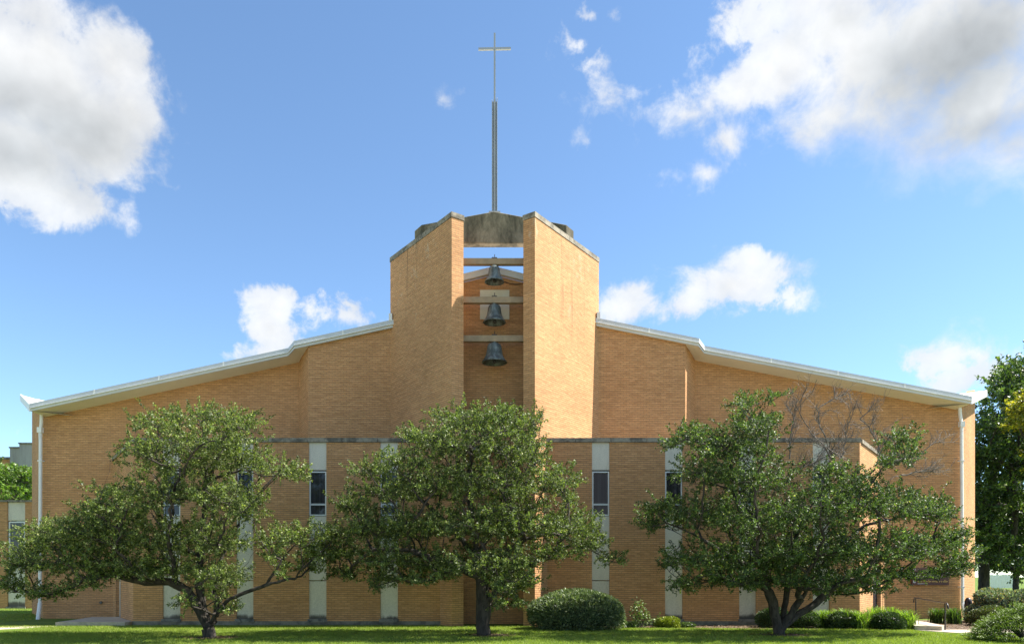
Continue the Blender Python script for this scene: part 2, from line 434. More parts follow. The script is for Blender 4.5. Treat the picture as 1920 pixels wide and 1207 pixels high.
# --- tower walls: two brick blades that run back and outwards
fd = Vector((0.584, 0.812)); fn = Vector((-0.812, 0.584)); THK, FLEN, FTOP = 0.45, 4.28, 13.33
for s in (-1, 1):
    O = Vector((XC + s * 1.337, D1)); d = Vector((s * fd.x, fd.y)); n = Vector((-s * 0.812, 0.584))
    a, b = O, O + d * FLEN
    tw = MB().prism([a, b, b + n * THK, a + n * THK][::s], 0, FTOP - 0.17).build('tower_wall', 'brick_tower', CH)
    k = 4; L = FLEN / k
    for i in range(k):
        p0, p1 = a + d * (i * L + (0.006 if i else -0.02)), a + d * ((i + 1) * L - 0.006 + (0.02 if i == k - 1 else 0))
        MB().prism([p0 - n * 0.02, p1 - n * 0.02, p1 + n * (THK + 0.02), p0 + n * (THK + 0.02)][::s], FTOP - 0.167, FTOP + rng.uniform(-.004, .004)).build('coping_stone', 'coping', tw)
# --- gable wall in the slot between the tower walls
gz = lambda x: 12.06 - 0.25 * abs(x - XC)
w = 1.86
pts = [(XC - w, 0), (XC + w, 0), (XC + w, gz(XC + w) - 0.2), (XC, 11.86), (XC - w, gz(XC - w) - 0.2)]
m = MB(); m.add([(x, DG, z) for x, z in pts] + [(x, DG + 0.3, z) for x, z in pts],
                [(4,3,2,1,0), (5,6,7,8,9)] + [(i, (i+1) % 5, (i+1) % 5 + 5, i + 5) for i in range(5)])
m.build('slot_wall', 'brick', CH)
MB().box(X(900, DG), X(955, DG), DG - 0.03, DG + 0.02, Z(599, DG), Z(544, DG)).build('wall_board', 'board', CH)
ed = [(XC - 1.83, 25.2, gz(XC - 1.83)), (XC, 25.2, 12.06), (XC + 1.83, 25.2, gz(XC + 1.83))]
sr = MB().quad(ed[0], ed[1], (XC, 27.4, 12.93), (XC - 1.83, 27.4, 12.4)).quad(ed[1], ed[2], (XC + 1.83, 27.4, 12.4), (XC, 27.4, 12.93)).build('slot_roof', 'roof', CH)
MB().sweep(ed, [(0, 0, 0.02), (0, 0, -0.2), (0, 0.19, -0.2), (0, 0.19, 0.0)]).build('fascia', 'gutter', sr)
# cable that sags under the gable
MB().tube([(XC + 0.35 + 0.9 * t, 25.36, 11.62 + 0.06 * t - 0.55 * t * (1 - t) * 0.9) for t in [i / 10 for i in range(11)]], 0.012, 5).build('cable', 'black', CH)
# --- concrete gable beam on top and the mast with the cross
DB = 25.7
zt = lambda x: 14.17 - 0.185 * abs(x - XC)
fr, bk = 2.50, 2.78
ring = lambda h, y, zb=13.07: [(XC - h, y, zb), (XC + h, y, zb), (XC + h, y, zt(XC + h)), (XC, y, 14.17), (XC - h, y, zt(XC - h))]
m = MB(); m.add(ring(fr, DB) + ring(bk, DB + 0.34), [(4,3,2,1,0), (5,6,7,8,9)] + [(i, (i+1) % 5, (i+1) % 5 + 5, i + 5) for i in range(5)])
tb = m.build('tower_beam', 'concrete_old', CH)
bv = tb.modifiers.new('bevel', 'BEVEL'); bv.width = 0.02; bv.segments = 1
mx, my = XC + 0.02, DB + 0.17
z0, z1, z2 = 14.1, Z(182, my), Z(63, my)
m = MB()
m.box(mx - 0.035, mx + 0.035, my - 0.035, my + 0.035, z0, z1 - 0.1)
for dx, top in ((-0.085, -0.05), (0.085, 0.02)):
    x0, x1 = mx + dx - 0.012, mx + dx + 0.012
    m.hexa([(x0, my - 0.085, z0), (x1, my - 0.085, z0), (x1, my + 0.085, z0), (x0, my + 0.085, z0),
            (x0, my - 0.085, z1 + top - 0.12), (x1, my - 0.085, z1 + top - 0.12), (x1, my + 0.085, z1 + top), (x0, my + 0.085, z1 + top)])
m.box(mx - 0.085, mx + 0.085, my + 0.02, my + 0.045, z0, z1 - 0.15)
ms = m.build('mast', 'steel', CH)
MB().box(mx - 0.2, mx + 0.2, my - 0.14, my + 0.14, 14.12, 14.2).build('base_plate', 'steel', ms)
m = MB(); m.box(mx - 0.03, mx + 0.03, my - 0.03, my + 0.03, z1 - 0.3, z2); cr = m.build('cross_upright', 'steel', ms)
zc = Z(92, my)
m = MB(); m.obox((mx - 0.56, my - 0.036), (mx + 0.56, my - 0.036), 0, 1.12, 0, 0.072, zc - 0.05, zc + 0.02, zc - 0.03, zc + 0.04); m.build('cross_arm', 'steel', ms)

# --- upper walls (front edge line, wall planes), measured left and right
sl = {}
sl['L'] = dict(corner=P(57, 758, 27.8), jo=P(541, 654, 27.8), ji=P(552, 640.7, 27.34), inn=P(735, 601, 27.34))
sl['R'] = dict(corner=P(1820, 744, 27.8), jo=P(1320, 649.5, 27.8), ji=P(1310, 635.8, 27.34), inn=P(1123, 598.5, 27.34))
def roofz(x):           # height of the roof's front edge at x
    q = sl['L'] if x < XC else sl['R']
    A, B = q['corner'], q['inn']
    if (x - q['jo'].x) * (q['jo'].x - XC) > 0: A, B = q['corner'], q['jo']
    else: A, B = q['ji'], q['inn']
    t = (x - A.x) / (B.x - A.x); return A.z + (B.z - A.z) * t
FH = 0.26
def wall(A, B, zb=0.0, name='upper_wall'):
    A, B = Vector(A), Vector(B); L = (B - A).length
    return MB().obox(A, B, 0, L, 0, 0.3, zb, roofz(A.x) - FH + 0.03, zb, roofz(B.x) - FH + 0.03).build(name, 'brick', CH)
LB, LF = (X(60, 33.0), 33.0), (X(80, DO), DO)
RF, RB = (X(1800, DO), DO), (X(1828, 33.0), 33.0)
li, lo = (X(578, DU), DU), (X(560, DO), DO)
ri, ro = (X(1285, DU), DU), (X(1303, DO), DO)
def sidewall(A, B, zA, zB):
    A, B = Vector(A), Vector(B)
    MB().obox(A, B, 0, (B - A).length, 0, 0.3, 0, zA, 0, zB).build('end_wall', 'brick', CH)
zl, zr = roofz(LF[0]) - FH, roofz(RF[0]) - FH
sidewall(LB, LF, zl + 1.75, zl); sidewall(RF, RB, zr, zr + 1.85)
wall(LF, lo); wall(lo, li); wall(li, (XC - 3.45, DU)); wall((XC + 3.45, DU), ri); wall(ri, ro); wall(ro, RF)
# --- main roof with upturned corners
TL, TR = P(39.5, 740, 33), P(1849, 732, 33)
lerp = lambda a, b, t: a + (b - a) * t
Lfold, Rfold = lerp(sl['L']['corner'], sl['L']['jo'], 0.055), lerp(sl['R']['corner'], sl['R']['jo'], 0.055)
front = [sl['L']['corner'], sl['L']['jo'], sl['L']['ji'], sl['L']['inn'], Vector((XC - 2.2, 27.34, roofz(XC - 2.2))), ]
ridge_z = roofz(XC - 2.2) + 0.1
front += [Vector((XC + 2.2, 27.34, roofz(XC + 2.2))), sl['R']['inn'], sl['R']['ji'], sl['R']['jo'], sl['R']['corner']]
back = [Vector((p.x * 1.12, 36, p.z + 0.2)) for p in front]
m = MB()
for i in range(len(front) - 1):
    m.quad(front[i], front[i+1], back[i+1]); m.quad(front[i], back[i+1], back[i])
rf = m.build('roof', 'roof', CH)
for c, f_, t, bb in ((front[0], Lfold, TL, back[0]), (front[-1], Rfold, TR, back[-1])):   # upturned corner flaps
    lowp = lerp(c, bb, 0.6) + Vector((0, 0, -0.02))
    MB().add([c, f_, t, lowp], [(0, 1, 2), (1, 3, 2), (0, 2, 3)]).build('roof_flap', 'roof', rf)
T = lambda v: (v[0], v[1], v[2])
# soffit: from the fascia's foot back past the wall
for seg, c, t in ((front[:5], front[0], TL), (front[5:], front[-1], TR)):
    m = MB()
    for i in range(len(seg) - 1):
        a, b = seg[i], seg[i+1]; dz = Vector((0, 0, -FH + 0.02)); bkv = Vector((0, 1.1, -0.04))
        m.quad(a + dz, b + dz, b + dz + bkv, a + dz + bkv)
    s = 1 if c.x < 0 else -1
    dz = Vector((0, 0, -FH + 0.02)); m.quad(c + dz, t + dz, t + dz + Vector((s * 1.6, 0.0, 0)), c + dz + Vector((s * 1.2, 0.95, 0)))
    m.build('soffit', 'soffit', rf)
for seg in (front[:5], front[5:]):
    MB().sweep(seg, [(0, -0.06, 0.015), (0, -0.06, -0.14), (0, 0.02, -0.14), (0, 0.02, 0.015)]).build('gutter', 'gutter', rf)
    MB().sweep(seg, [(0, -0.095, -0.143), (0, -0.095, -0.168), (0, 0.02, -0.168), (0, 0.02, -0.143)]).build('drip_edge', 'white', rf)
    MB().sweep(seg, [(0, -0.03, -0.171), (0, -0.02, -FH), (0, 0.02, -FH), (0, 0.02, -0.171)]).build('fascia', 'gutter', rf)
for c, t in ((front[0], TL), (front[-1], TR)):
    s = -1 if c.x < 0 else 1
    MB().sweep([c + Vector((0, 0.0, 0)), t], [(s * 0.05, 0, 0.02), (s * 0.05, 0, -FH), (-s * 0.03, 0, -FH), (-s * 0.03, 0, 0.02)]).build('fascia', 'white', rf)
for seg in (front[:5], front[5:]):                             # straps over the joints of the gutter
    for i in range(len(seg) - 1):
        a, b = seg[i], seg[i + 1]; k = int((b - a).length / 3.05)
        for j in range(1, k + 1):
            p = lerp(a, b, j / (k + 1)); MB().box(p.x - 0.025, p.x + 0.025, p.y - 0.068, p.y + 0.01, p.z - 0.145, p.z + 0.022).build('gutter_strap', 'white', rf)
for q, s in ((sl['L']['inn'], -1), (sl['R']['inn'], 1)):      # white flashing where roof meets tower
    MB().box(XC + s * 3.80 - 0.06, XC + s * 3.80 + 0.06, 27.26, 27.52, q.z - 0.02, q.z + 0.24).build('flashing', 'white', rf)

# --- low front wing
WT, WB = Z(820, 24.5), Z(828.5, 24.55)
WL, WR = X(250, DW), X(1612, DW)
cols = [(305, 338), (443, 475), (579, 612), (713, 746), (1110, 1143), (1247, 1280), (1386, 1418), (1524, 1556)]
cx = [(X(a, DW), X(b, DW)) for a, b in cols]
finL, finR = XC - 1.337 - 0.30, XC + 1.337 + 0.30
edges = [WL] + [v for c in cx[:4] for v in c] + [finL]
for i in range(0, len(edges), 2): MB().box(edges[i], edges[i+1], DW, DW + 0.3, 0, WB).build('wing_wall', 'brick', CH)
edges = [finR] + [v for c in cx[4:] for v in c] + [WR]
for i in range(0, len(edges), 2): MB().box(edges[i], edges[i+1], DW, DW + 0.3, 0, WB).build('wing_wall', 'brick', CH)
MB().prism([(WL + 0.1, DW + 0.31), (WR - 0.1, DW + 0.31), (X(1655, DO), DO), (X(216, DO), DO)], WB - 0.2, WB - 0.05).build('wing_roof', 'coping', CH)
for x0, x1 in ((WL - 0.02, finL), (finR, WR + 0.02)):
    MB().box(x0, x1, DW - 0.035, DW + 0.1, -0.05, 0.15).build('footing', 'footing', CH)
z_p0, z_w1, z_w0 = Z(880.5, DW), Z(883, DW), Z(966, DW)
for (a, b) in cx:
    MB().box(a + .004, b - .004, DW + 0.03, DW + 0.2, z_p0, WB - 0.002).build('concrete_panel', 'panel', CH)
    MB().box(a + .004, b - .004, DW + 0.03, DW + 0.2, Z(1087, DW), z_w0 - 0.02).build('concrete_panel', 'panel', CH)
    MB().box(a + .004, b - .004, DW + 0.045, DW + 0.2, Z(1159, DW), Z(1087, DW) - 0.025).build('concrete_panel', 'panel', CH)
    MB().box(a - .03, b + .03, DW - 0.06, DW + 0.2, Z(1165, DW) - 0.01, Z(1159.5, DW)).build('sill', 'sill', CH)
    m = MB(); t = 0.04; y0, y1 = DW + 0.035, DW + 0.11
    m.box(a + .01, a + .01 + t, y0, y1, z_w0, z_w1); m.box(b - .01 - t, b - .01, y0, y1, z_w0, z_w1)
    m.box(a + .01 + t, b - .01 - t, y0, y1, z_w1 - t, z_w1); m.box(a + .01 + t, b - .01 - t, y0, y1, z_w0, z_w0 + t)
    wn = m.build('window', 'frame', CH)
    zm = Z(945, DW)
    MB().box(a + .01 + t, b - .01 - t, y0 + 0.012, y1 - 0.01, zm - 0.03, zm + 0.03).build('sash_rail', 'gutter', wn)
    MB().box(a + .01 + t, b - .01 - t, y0 + 0.04, y0 + 0.05, zm + 0.03, z_w1 - t).build('pane', 'glass', wn)
    MB().box(a + .01 + t, b - .01 - t, y0 + 0.03, y0 + 0.04, z_w0 + t, zm - 0.03).build('pane', 'glass', wn)
def coping_run(A, B, parent, n=None):
    A, B = Vector(A), Vector(B); L = (B - A).length; n = n or max(1, round(L / 1.17))
    for i in range(n):
        MB().obox(A, B, i * L / n + 0.007, (i + 1) * L / n - 0.007, -0.05, 0.36, WB + 0.003, WT + rng.uniform(-0.004, 0.004)).build('coping_stone', 'coping', parent)
coping_run((WL - 0.03, DW), (finL + 0.12, DW), CH); coping_run((finR - 0.12, DW), (WR + 0.03, DW), CH)
# angled returns of the wing with a door in each
for A, B, s in (((X(212, DO), DO), (WL, DW), -1), ((WR, DW), (X(1660, DO), DO), 1)):
    L = (Vector(B) - Vector(A)).length
    d0, d1 = (0.75, 2.0) if s < 0 else (L - 2.65, L - 1.0)
    m = MB(); m.obox(A, B, 0.0, d0, 0, 0.3, 0, WB - 0.003); m.obox(A, B, d1, L, 0, 0.3, 0, WB - 0.003); m.obox(A, B, d0, d1, 0, 0.3, 2.5, WB - 0.003)
    m.build('return_wall', 'brick', CH)
    for i in range(4):
        MB().obox(A, B, i * L / 4 + 0.007 + (0.2 if (s > 0 and i == 0) else 0), (i + 1) * L / 4 - 0.007 - (0.2 if (s < 0 and i == 3) else 0), -0.05, 0.36, WB + 0.005, WT - 0.006).build('coping_stone', 'coping', CH)
    m = MB(); m.obox(A, B, d0, d0 + .08, 0.12, 0.2, 0.1, 2.5); m.obox(A, B, d1 - .08, d1, 0.12, 0.2, 0.1, 2.5); m.obox(A, B, d0 + .08, d1 - .08, 0.12, 0.2, 2.4, 2.5)
    m.obox(A, B, (d0 + d1) / 2 - .04, (d0 + d1) / 2 + .04, 0.12, 0.2, 0.1, 2.4)
    dr = m.build('door', 'darkframe' if s > 0 else 'soffit', CH)
    MB().obox(A, B, d0 + .08, (d0 + d1) / 2 - .04, 0.15, 0.17, 0.1, 2.4).build('pane', 'glass', dr)
    MB().obox(A, B, (d0 + d1) / 2 + .04, d1 - .08, 0.15, 0.17, 0.1, 2.4).build('pane', 'glass' if s > 0 else 'soffit', dr)
    MB().obox(A, B, (d0 + d1) / 2 + .07, (d0 + d1) / 2 + .10, 0.06, 0.1, 0.95, 1.35).build('door_handle', 'steel', dr)
# --- downpipes
def pipe(pts, shoe):
    m = MB(); m.tube(pts, 0.062, 8); dp = m.build('downpipe', 'white', CH)
    for z in (1.2, 3.6, 6.0):
        p = pts[3]; MB().box(p[0] - 0.085, p[0] + 0.085, p[1] - 0.07, p[1] + 0.12, z, z + 0.035).build('pipe_strap', 'white', dp)
    MB().box(pts[2][0] - 0.085, pts[2][0] + 0.085, pts[2][1] - 0.08, pts[2][1] + 0.08, pts[2][2] - 0.1, pts[2][2] + 0.1).build('pipe_joint', 'white', dp)
    MB().tube([pts[-1], shoe], 0.075, 8).build('pipe_shoe', 'white', dp)
DP = 28.46
pipe([P(78, 766, DP), P(77.5, 795, DP), P(75.5, 806, DP), P(76, 830, DP), P(75, 1130, DP)], P(71, 1163, DP - 0.25))
pipe([P(1799, 757, DP), P(1800, 775, DP), P(1803, 795, DP), P(1803, 830, DP), P(1804.5, 1130, DP)], P(1811, 1164, DP - 0.3))
# --- bell beams
byz = [(486, 497), (558, 569), (630, 641)]
DBell = 24.75
for a, b in byz:
    MB().box(XC - 1.45, XC + 1.45, DBell - 0.09, DBell + 0.09, Z(b, DBell), Z(a, DBell)).build('bell_beam', 'beam', CH)
MB().tube([(X(190, DO), DO - 0.06, 0.62), (X(190, DO), DO + 0.02, 0.62)], 0.05, 8).build('wall_tap', 'sill', CH)

# --- the bells
bell_lbl = ['smallest bronze bell, hanging from the top beam between the tower walls',
            'middle bronze bell in front of the pale square board',
            'largest bronze bell, lowest of the three in the tower']
for (wpx, yt, ym), (a, b), lb in zip(((37, 498, 529), (43, 568, 605), (48, 641, 680)), byz, bell_lbl):
    R_ = wpx / 2 / F * DBell; zm = Z(ym, DBell); zb = Z(b, DBell); h = zb - zm - 0.03
    bx = X(927, DBell)
    E = empty('bell', (bx, DBell, zm), lb, 'bell', 'bells in the tower')
    prof = [(1.0, 0), (0.985, .035), (.93, .08), (.83, .17), (.72, .30), (.645, .45), (.60, .62), (.575, .70), (.585, .72), (.57, .74), (.55, .82), (.50, .89), (.40, .945), (.2, .975), (0.001, .98)]
    inner = [(0.001, .9), (.38, .86), (.5, .7), (.58, .45), (.72, .2), (.90, .02), (0.94, 0.0), (1.0, 0)]
    MB().lathe([(r * R_, z * h) for r, z in inner] + [(r * R_, z * h) for r, z in prof[1:]], (bx, DBell, zm), 40).build('bell_body', 'bell', E, smooth=True)
    MB().tube([(bx, DBell, zm + h * .95), (bx, DBell, zb)], 0.07, 10).build('bell_crown', 'bell', E)
    m = MB(); m.tube([(bx, DBell, zm + h * .85), (bx + .01, DBell, zm + 0.06)], 0.018, 6); m.lathe([(0.001, -.07), (.05, -.045), (.065, 0), (.05, .045), (.001, .07)], (bx + .01, DBell, zm + 0.04), 10)
    m.build('clapper', 'black', E)
    zt_ = Z(a, DBell)
    m = MB(); m.box(bx - .09, bx + .09, DBell - .07, DBell + .07, zt_ + .002, zt_ + .03)
    for dx in (-.05, .05): m.tube([(bx + dx, DBell, zt_ + .03), (bx + dx, DBell, zt_ + .075)], 0.014, 6)
    m.tube([(bx, DBell, zt_ + .03), (bx + .01, DBell, zt_ + .16)], 0.012, 6)
    m.build('hanger_bolts', 'black', E)

# ------------------------------------------------------------------ small built things
# concrete landing at the left door
m = MB(); m.prism(ragged([(-14.55, 24.35), (-12.35, 24.32), (-12.3, 24.9), (-14.2, 27.6), (-15.2, 27.6)], 0.05, 0.35), -0.02, 0.13)
tag(m.build('landing_slab', 'walk'), 'broken-edged concrete landing in front of the left door', 'slab')
m = MB(); m.prism(ragged([(12.42, 22.5), (13.0, 22.15), (13.35, 22.6), (14.2, 26.6), (13.6, 26.9)], 0.03, 0.4), -0.02, 0.14)
tag(m.build('landing_slab', 'walk'), 'sunlit pale concrete step slab beside the black handrail', 'slab')
# handrail
H = empty('handrail', (X(1771, 22.4), 22.4, 0), 'black iron handrail with curved ends beside the pale step slab', 'handrail')
pA, pB = P(1717, 1120, 25.0), P(1772, 1129.5, 22.4)
dirn = (pB - pA).normalized()
arc = lambda p, s: [p + dirn * (s * 0.17 * math.sin(t)) + Vector((0, 0, -0.17 * (1 - math.cos(t)))) for t in [k * math.pi / 2 / 5 for k in range(1, 6)]]
MB().tube(arc(pA - dirn * 0.05, -1)[::-1] + [pA - dirn * 0.05, lerp(pA, pB, .5), pB + dirn * 0.08] + arc(pB + dirn * 0.08, 1), 0.024, 8).build('rail', 'black', H, smooth=True)
for p in (pA, pB): MB().tube([(p.x, p.y, 0.0), (p.x, p.y, p.z)], 0.02, 8).build('post', 'black', H)
# wall sign
sx0, sx1, sz0, sz1 = X(1708.5, 28.620), X(1778, 28.620), Z(1096.5, 28.620), Z(1064, 28.620)
S = empty('wall_sign', ((sx0 + sx1) / 2, 28.620, sz0), 'dark brown wall sign with white squares and gold lettering, half behind leaves', 'sign')
MB().box(sx0, sx1, 28.580, 28.655, sz0, sz1).build('board', 'sign', S)
sq = 0.085
for k in range(4):
    m = MB()
    zc_ = sz0 + 0.14 + k * 0.155; xa = sx0 + 0.1
    m.box(xa - sq/2, xa + sq/2, 28.572, 28.578, zc_ - sq/2, zc_ - sq/2 + .022); m.box(xa - sq/2, xa + sq/2, 28.572, 28.578, zc_ + sq/2 - .022, zc_ + sq/2)
    m.box(xa - sq/2, xa - sq/2 + .025, 28.572, 28.578, zc_ - sq/2 + .022, zc_ + sq/2 - .022); m.box(xa + sq/2 - .025, xa + sq/2, 28.572, 28.578, zc_ - sq/2 + .022, zc_ + sq/2 - .022)
    m.build('white_square', 'signwhite', S)
xx = sx0 + 0.22; r2 = random.Random(3)
while xx < sx1 - 0.1:
    m = MB(); wd = r2.uniform(0.025, 0.05); hh = r2.choice([0.06, 0.06, 0.1]); z_ = sz0 + 0.11
    m.box(xx, xx + 0.014, 28.572, 28.578, z_, z_ + hh); m.box(xx + 0.014, xx + wd, 28.572, 28.578, z_ + hh - 0.03, z_ + hh - 0.012)
    if r2.random() < .6: m.box(xx + wd, xx + wd + 0.012, 28.572, 28.578, z_, z_ + 0.06)
    xx += wd + 0.03; m.build('letter', 'signgold', S)
MB().box(sx0 + 0.22, sx0 + 0.5, 28.572, 28.578, sz0 + 0.055, sz0 + 0.07).build('small_line', 'signwhite', S)
# dark covered bundle by the right downpipe
bc = P(1815.5, 1160, 27.0)
m = MB(); m.lathe([(0.001, 0.86), (.05, .85), (.095, .80), (.125, .70), (.135, .5), (.13, .3), (.12, .12), (.1, .02), (.001, 0.0)], (bc.x, 27.0, 0.0), 16)
tag(m.build('covered_bundle', 'navy', smooth=True), 'dark rounded upright bundle beside the right white downpipe', 'bundle')

# ------------------------------------------------------------------ background buildings
A = empty('brick_annex', (X(20, 38), 38, 0), 'low brick building with concrete panel at the far left behind the church', 'building')
zt_ = Z(941, 38)
m = MB(); m.box(-45, X(14, 38), 38, 38.3, 0, zt_); m.box(X(47, 38), X(66, 38), 38, 38.3, 0, zt_); m.build('wall', 'brick', A)
MB().box(-45, X(66, 38), 38.31, 48, zt_ - .2, zt_ - .05).build('roof', 'coping', A)
for k in range(5):
    xe = X(66, 38) - k * 1.35
    MB().box(xe - 1.34, xe - 0.01, 37.93, 38.35, zt_ + .003, Z(937, 38)).build('coping_stone', 'coping', A)
a, b = X(14, 38), X(47, 38)
MB().box(a + .004, b - .004, 38.05, 38.2, Z(975, 38), zt_ - .003).build('concrete_panel', 'panel', A)
MB().box(a + .004, b - .004, 38.05, 38.2, 0.1, Z(1062, 38)).build('concrete_panel', 'panel', A)
MB().box(a - .05, b + .05, 37.93, 38.2, 0.0, 0.098).build('sill', 'sill', A)
m = MB(); m.box(a + .02, a + .1, 38.06, 38.15, Z(1060, 38), Z(977, 38)); m.box(b - .1, b - .02, 38.06, 38.15, Z(1060, 38), Z(977, 38)); m.box(a + .1, b - .1, 38.06, 38.15, Z(979.5, 38), Z(977, 38))
wn = m.build('window', 'frame', A); MB().box(a + .1, b - .1, 38.1, 38.12, Z(1060, 38), Z(979.5, 38)).build('pane', 'glass', wn)
B = empty('school_building', (X(40, 60), 60, 0), 'taller far building with grey concrete tower and brick band, far left', 'building')
m = MB(); m.box(-60, X(26, 60), 60, 70, 0, Z(898, 60)); m.box(-60, X(4, 60), 60, 70, Z(898, 60), Z(876, 60)); m.box(-60, X(26, 60), 60, 70, Z(876, 60), Z(861, 60)); m.build('wall', 'brick', B)
MB().box(-60, X(26, 60), 59.8, 70, Z(861, 60) + .003, Z(857, 60)).build('roof_edge', 'sill', B)
for p0, p1, yt_ in ((26.2, 48, 842), (48.2, 78, 835.5)):
    MB().box(X(p0, 60), X(p1, 60), 59.5 if yt_ > 840 else 59.2, 68, 0, Z(yt_, 60)).build('concrete_tower', 'grey_concrete', B)
    MB().box(X(p0, 60) - .03, X(p1, 60) - .03, 59.1 if yt_ < 840 else 59.4, 68.05, Z(yt_, 60) + .003, Z(yt_ - 2.5, 60)).build('coping_stone', 'sill', B)
wn = MB().box(X(14, 60) - .05, X(14, 60) + .05, 60.05, 60.2, Z(898, 60), Z(876, 60)).box(X(4, 60), X(26, 60), 60.05, 60.2, Z(889, 60), Z(887.5, 60)).build('window', 'darkframe', B)
M['skyglass'] = plain_mat('pale_window', (0.35, 0.40, 0.45), 0.15)
for p0, p1 in ((4, 13.4), (14.6, 26)):
    MB().box(X(p0, 60), X(p1, 60), 60.22, 60.3, Z(887.4, 60), Z(876, 60)).build('pane', 'skyglass', wn)
    MB().box(X(p0, 60), X(p1, 60), 60.22, 60.3, Z(898, 60), Z(889.1, 60)).build('pane', 'glass', wn)
# white board fence far right
Fc = empty('board_fence', (X(1878, 105), 105, 0), 'white board fence seen far off between tree trunks at the right', 'fence')
px = 1857
while px < 1902:
    wd = 5.5; MB().box(X(px, 105), X(px + wd - .6, 105), 105, 105.06, 0.05, Z(1077 + rng.uniform(-.6, .6), 105)).build('board', 'white', Fc); px += wd
MB().box(X(1857, 105), X(1902, 105), 105.07, 105.15, 0.5, 0.62).build('rail', 'white', Fc)

# ------------------------------------------------------------------ vegetation
def unit(a): return a / np.maximum(np.linalg.norm(a, axis=1, keepdims=True), 1e-9)
def leaf_arrays(pos, dirs, nrm, L, Wd, fold=0.12):
    """one four-cornered folded leaf for every position"""
    d = unit(dirs); s = unit(np.cross(d, nrm)); n = np.cross(s, d)
    L = L[:, None]; Wd = Wd[:, None]
    v = np.stack([pos, pos + d * L * .42 + s * Wd * .5 + n * L * fold, pos + d * L - n * L * 0.06, pos + d * L * .42 - s * Wd * .5 + n * L * fold], 1)
    N = len(pos)
    return v.reshape(-1, 3), np.arange(4 * N).reshape(N, 4)
def leaf_cols(r, N, c1, c2, c3=None, f3=0.1, vary=0.25):
    t = r.random((N, 1)) ** 1.3
    c = np.array(c1) * (1 - t) + np.array(c2) * t
    if c3 is not None:
        k = r.random(N) < f3; c[k] = np.array(c3)
    c = c * (1 + vary * (r.random((N, 1)) - .5) * 2)
    return np.repeat(c, 4, axis=0)

class Skeleton:
    def __init__(self, r): self.p = []; self.par = []; self.w = []; self.ln = []; self.r = r
    def add(self, p, par):
        self.p.append(np.array(p, float)); self.par.append(par)
        self.ln.append(0 if par < 0 else self.ln[par] + np.linalg.norm(self.p[-1] - self.p[par])); return len(self.p) - 1
    def path(self, pts, start=None, step=0.14, jit=0.012):
        cur = start
        if cur is None: cur = self.add(pts[0], -1); pts = pts[1:]
        for q in pts:
            a = self.p[cur]; q = np.array(q, float); n = max(1, int(np.linalg.norm(q - a) / step))
            for k in range(1, n + 1):
                x = a + (q - a) * k / n
                if k < n: x = x + self.r.normal(0, jit, 3)
                cur = self.add(x, cur)
        return cur
    def tree(self):
        kd = kdtree.KDTree(len(self.p))
        for i, p in enumerate(self.p): kd.insert(p, i)
        kd.balance(); return kd
    def nearest(self, q, kd, k=10, pen=0.22):
        best, bs = 0, 1e9
        for co, i, dist in kd.find_n(q, k):
            s = dist + pen * self.ln[i] + (0.5 * max(0, co.z - q[2]))
            if s < bs: bs, best = s, i
        return best
    def attach(self, q, kd, k=30, step=0.2, bow=0.12, jit=0.03):
        i = self.nearest(q, kd, k); a = self.p[i]; q = np.array(q); L = np.linalg.norm(q - a)
        if L < 0.08: return i
        c = (a + q) / 2 + np.array([0, 0, bow * L * self.r.uniform(-.4, 1.0)]) + self.r.normal(0, 0.09 * L, 3)
        n = max(1, int(L / step)); cur = i
        for k in range(1, n + 1):
            t = k / n; x = a * (1-t)**2 + 2 * c * t * (1-t) + q * t * t
            if k < n: x = x + self.r.normal(0, jit, 3)
            cur = self.add(x, cur)
        return cur
    def mesh(self, w_end, r0, expo=0.47, rmax=9):
        N = len(self.p); P_ = np.array(self.p); w = np.zeros(N); w[:len(w_end)] += w_end
        for i in range(N - 1, 0, -1):
            if self.par[i] >= 0: w[self.par[i]] += w[i]
        rad = np.minimum(r0 * np.maximum(w, 0.6) ** expo, rmax) * np.where(w > 0, 1, .5)
        V, Fs = [], []; ring_id = {}
        base = 0
        ang = {s: np.arange(s) * 2 * np.pi / s for s in (3, 5, 10)}
        def ring(c, d, rr, s, rough):
            nonlocal base
            up = np.array([0.31, 0.87, 0.38]) if abs(d[2]) > .8 else np.array([0, 0, 1.0])
            a = np.cross(d, up); a /= np.linalg.norm(a) + 1e-9; b = np.cross(d, a); t = ang[s]
            q = rr * (1 + (rough * np.sin(3 * t + c[2] * 3) + rough * np.sin(5 * t + c[2] * 1.7) if rough else 0))
            V.append(c + np.outer(np.cos(t) * q, a) + np.outer(np.sin(t) * q, b)); k = base; base += s; return k
        for i in range(N):
            p = self.par[i]
            if p < 0: continue
            d = P_[i] - P_[p]; L = np.linalg.norm(d)
            if L < 1e-6: continue
            d = d / L; s = 10 if rad[i] > .06 else (5 if rad[i] > .014 else 3)
            rough = .07 if s == 10 else 0
            key = (p, s)
            if rad[i] > 0.72 * rad[p] and (p, s) in ring_id: k0 = ring_id[(p, s)]
            else: k0 = ring(P_[p], d, rad[i] * (1.0 if rad[i] > .5 * rad[p] else 1.15), s, rough)
            k1 = ring(P_[i], d, rad[i], s, rough); ring_id[(i, s)] = k1
            j = np.arange(s); Fs.append(np.stack([k0 + j, k0 + (j + 1) % s, k1 + (j + 1) % s, k1 + j], 1))
        return np.concatenate(V), np.concatenate(Fs)

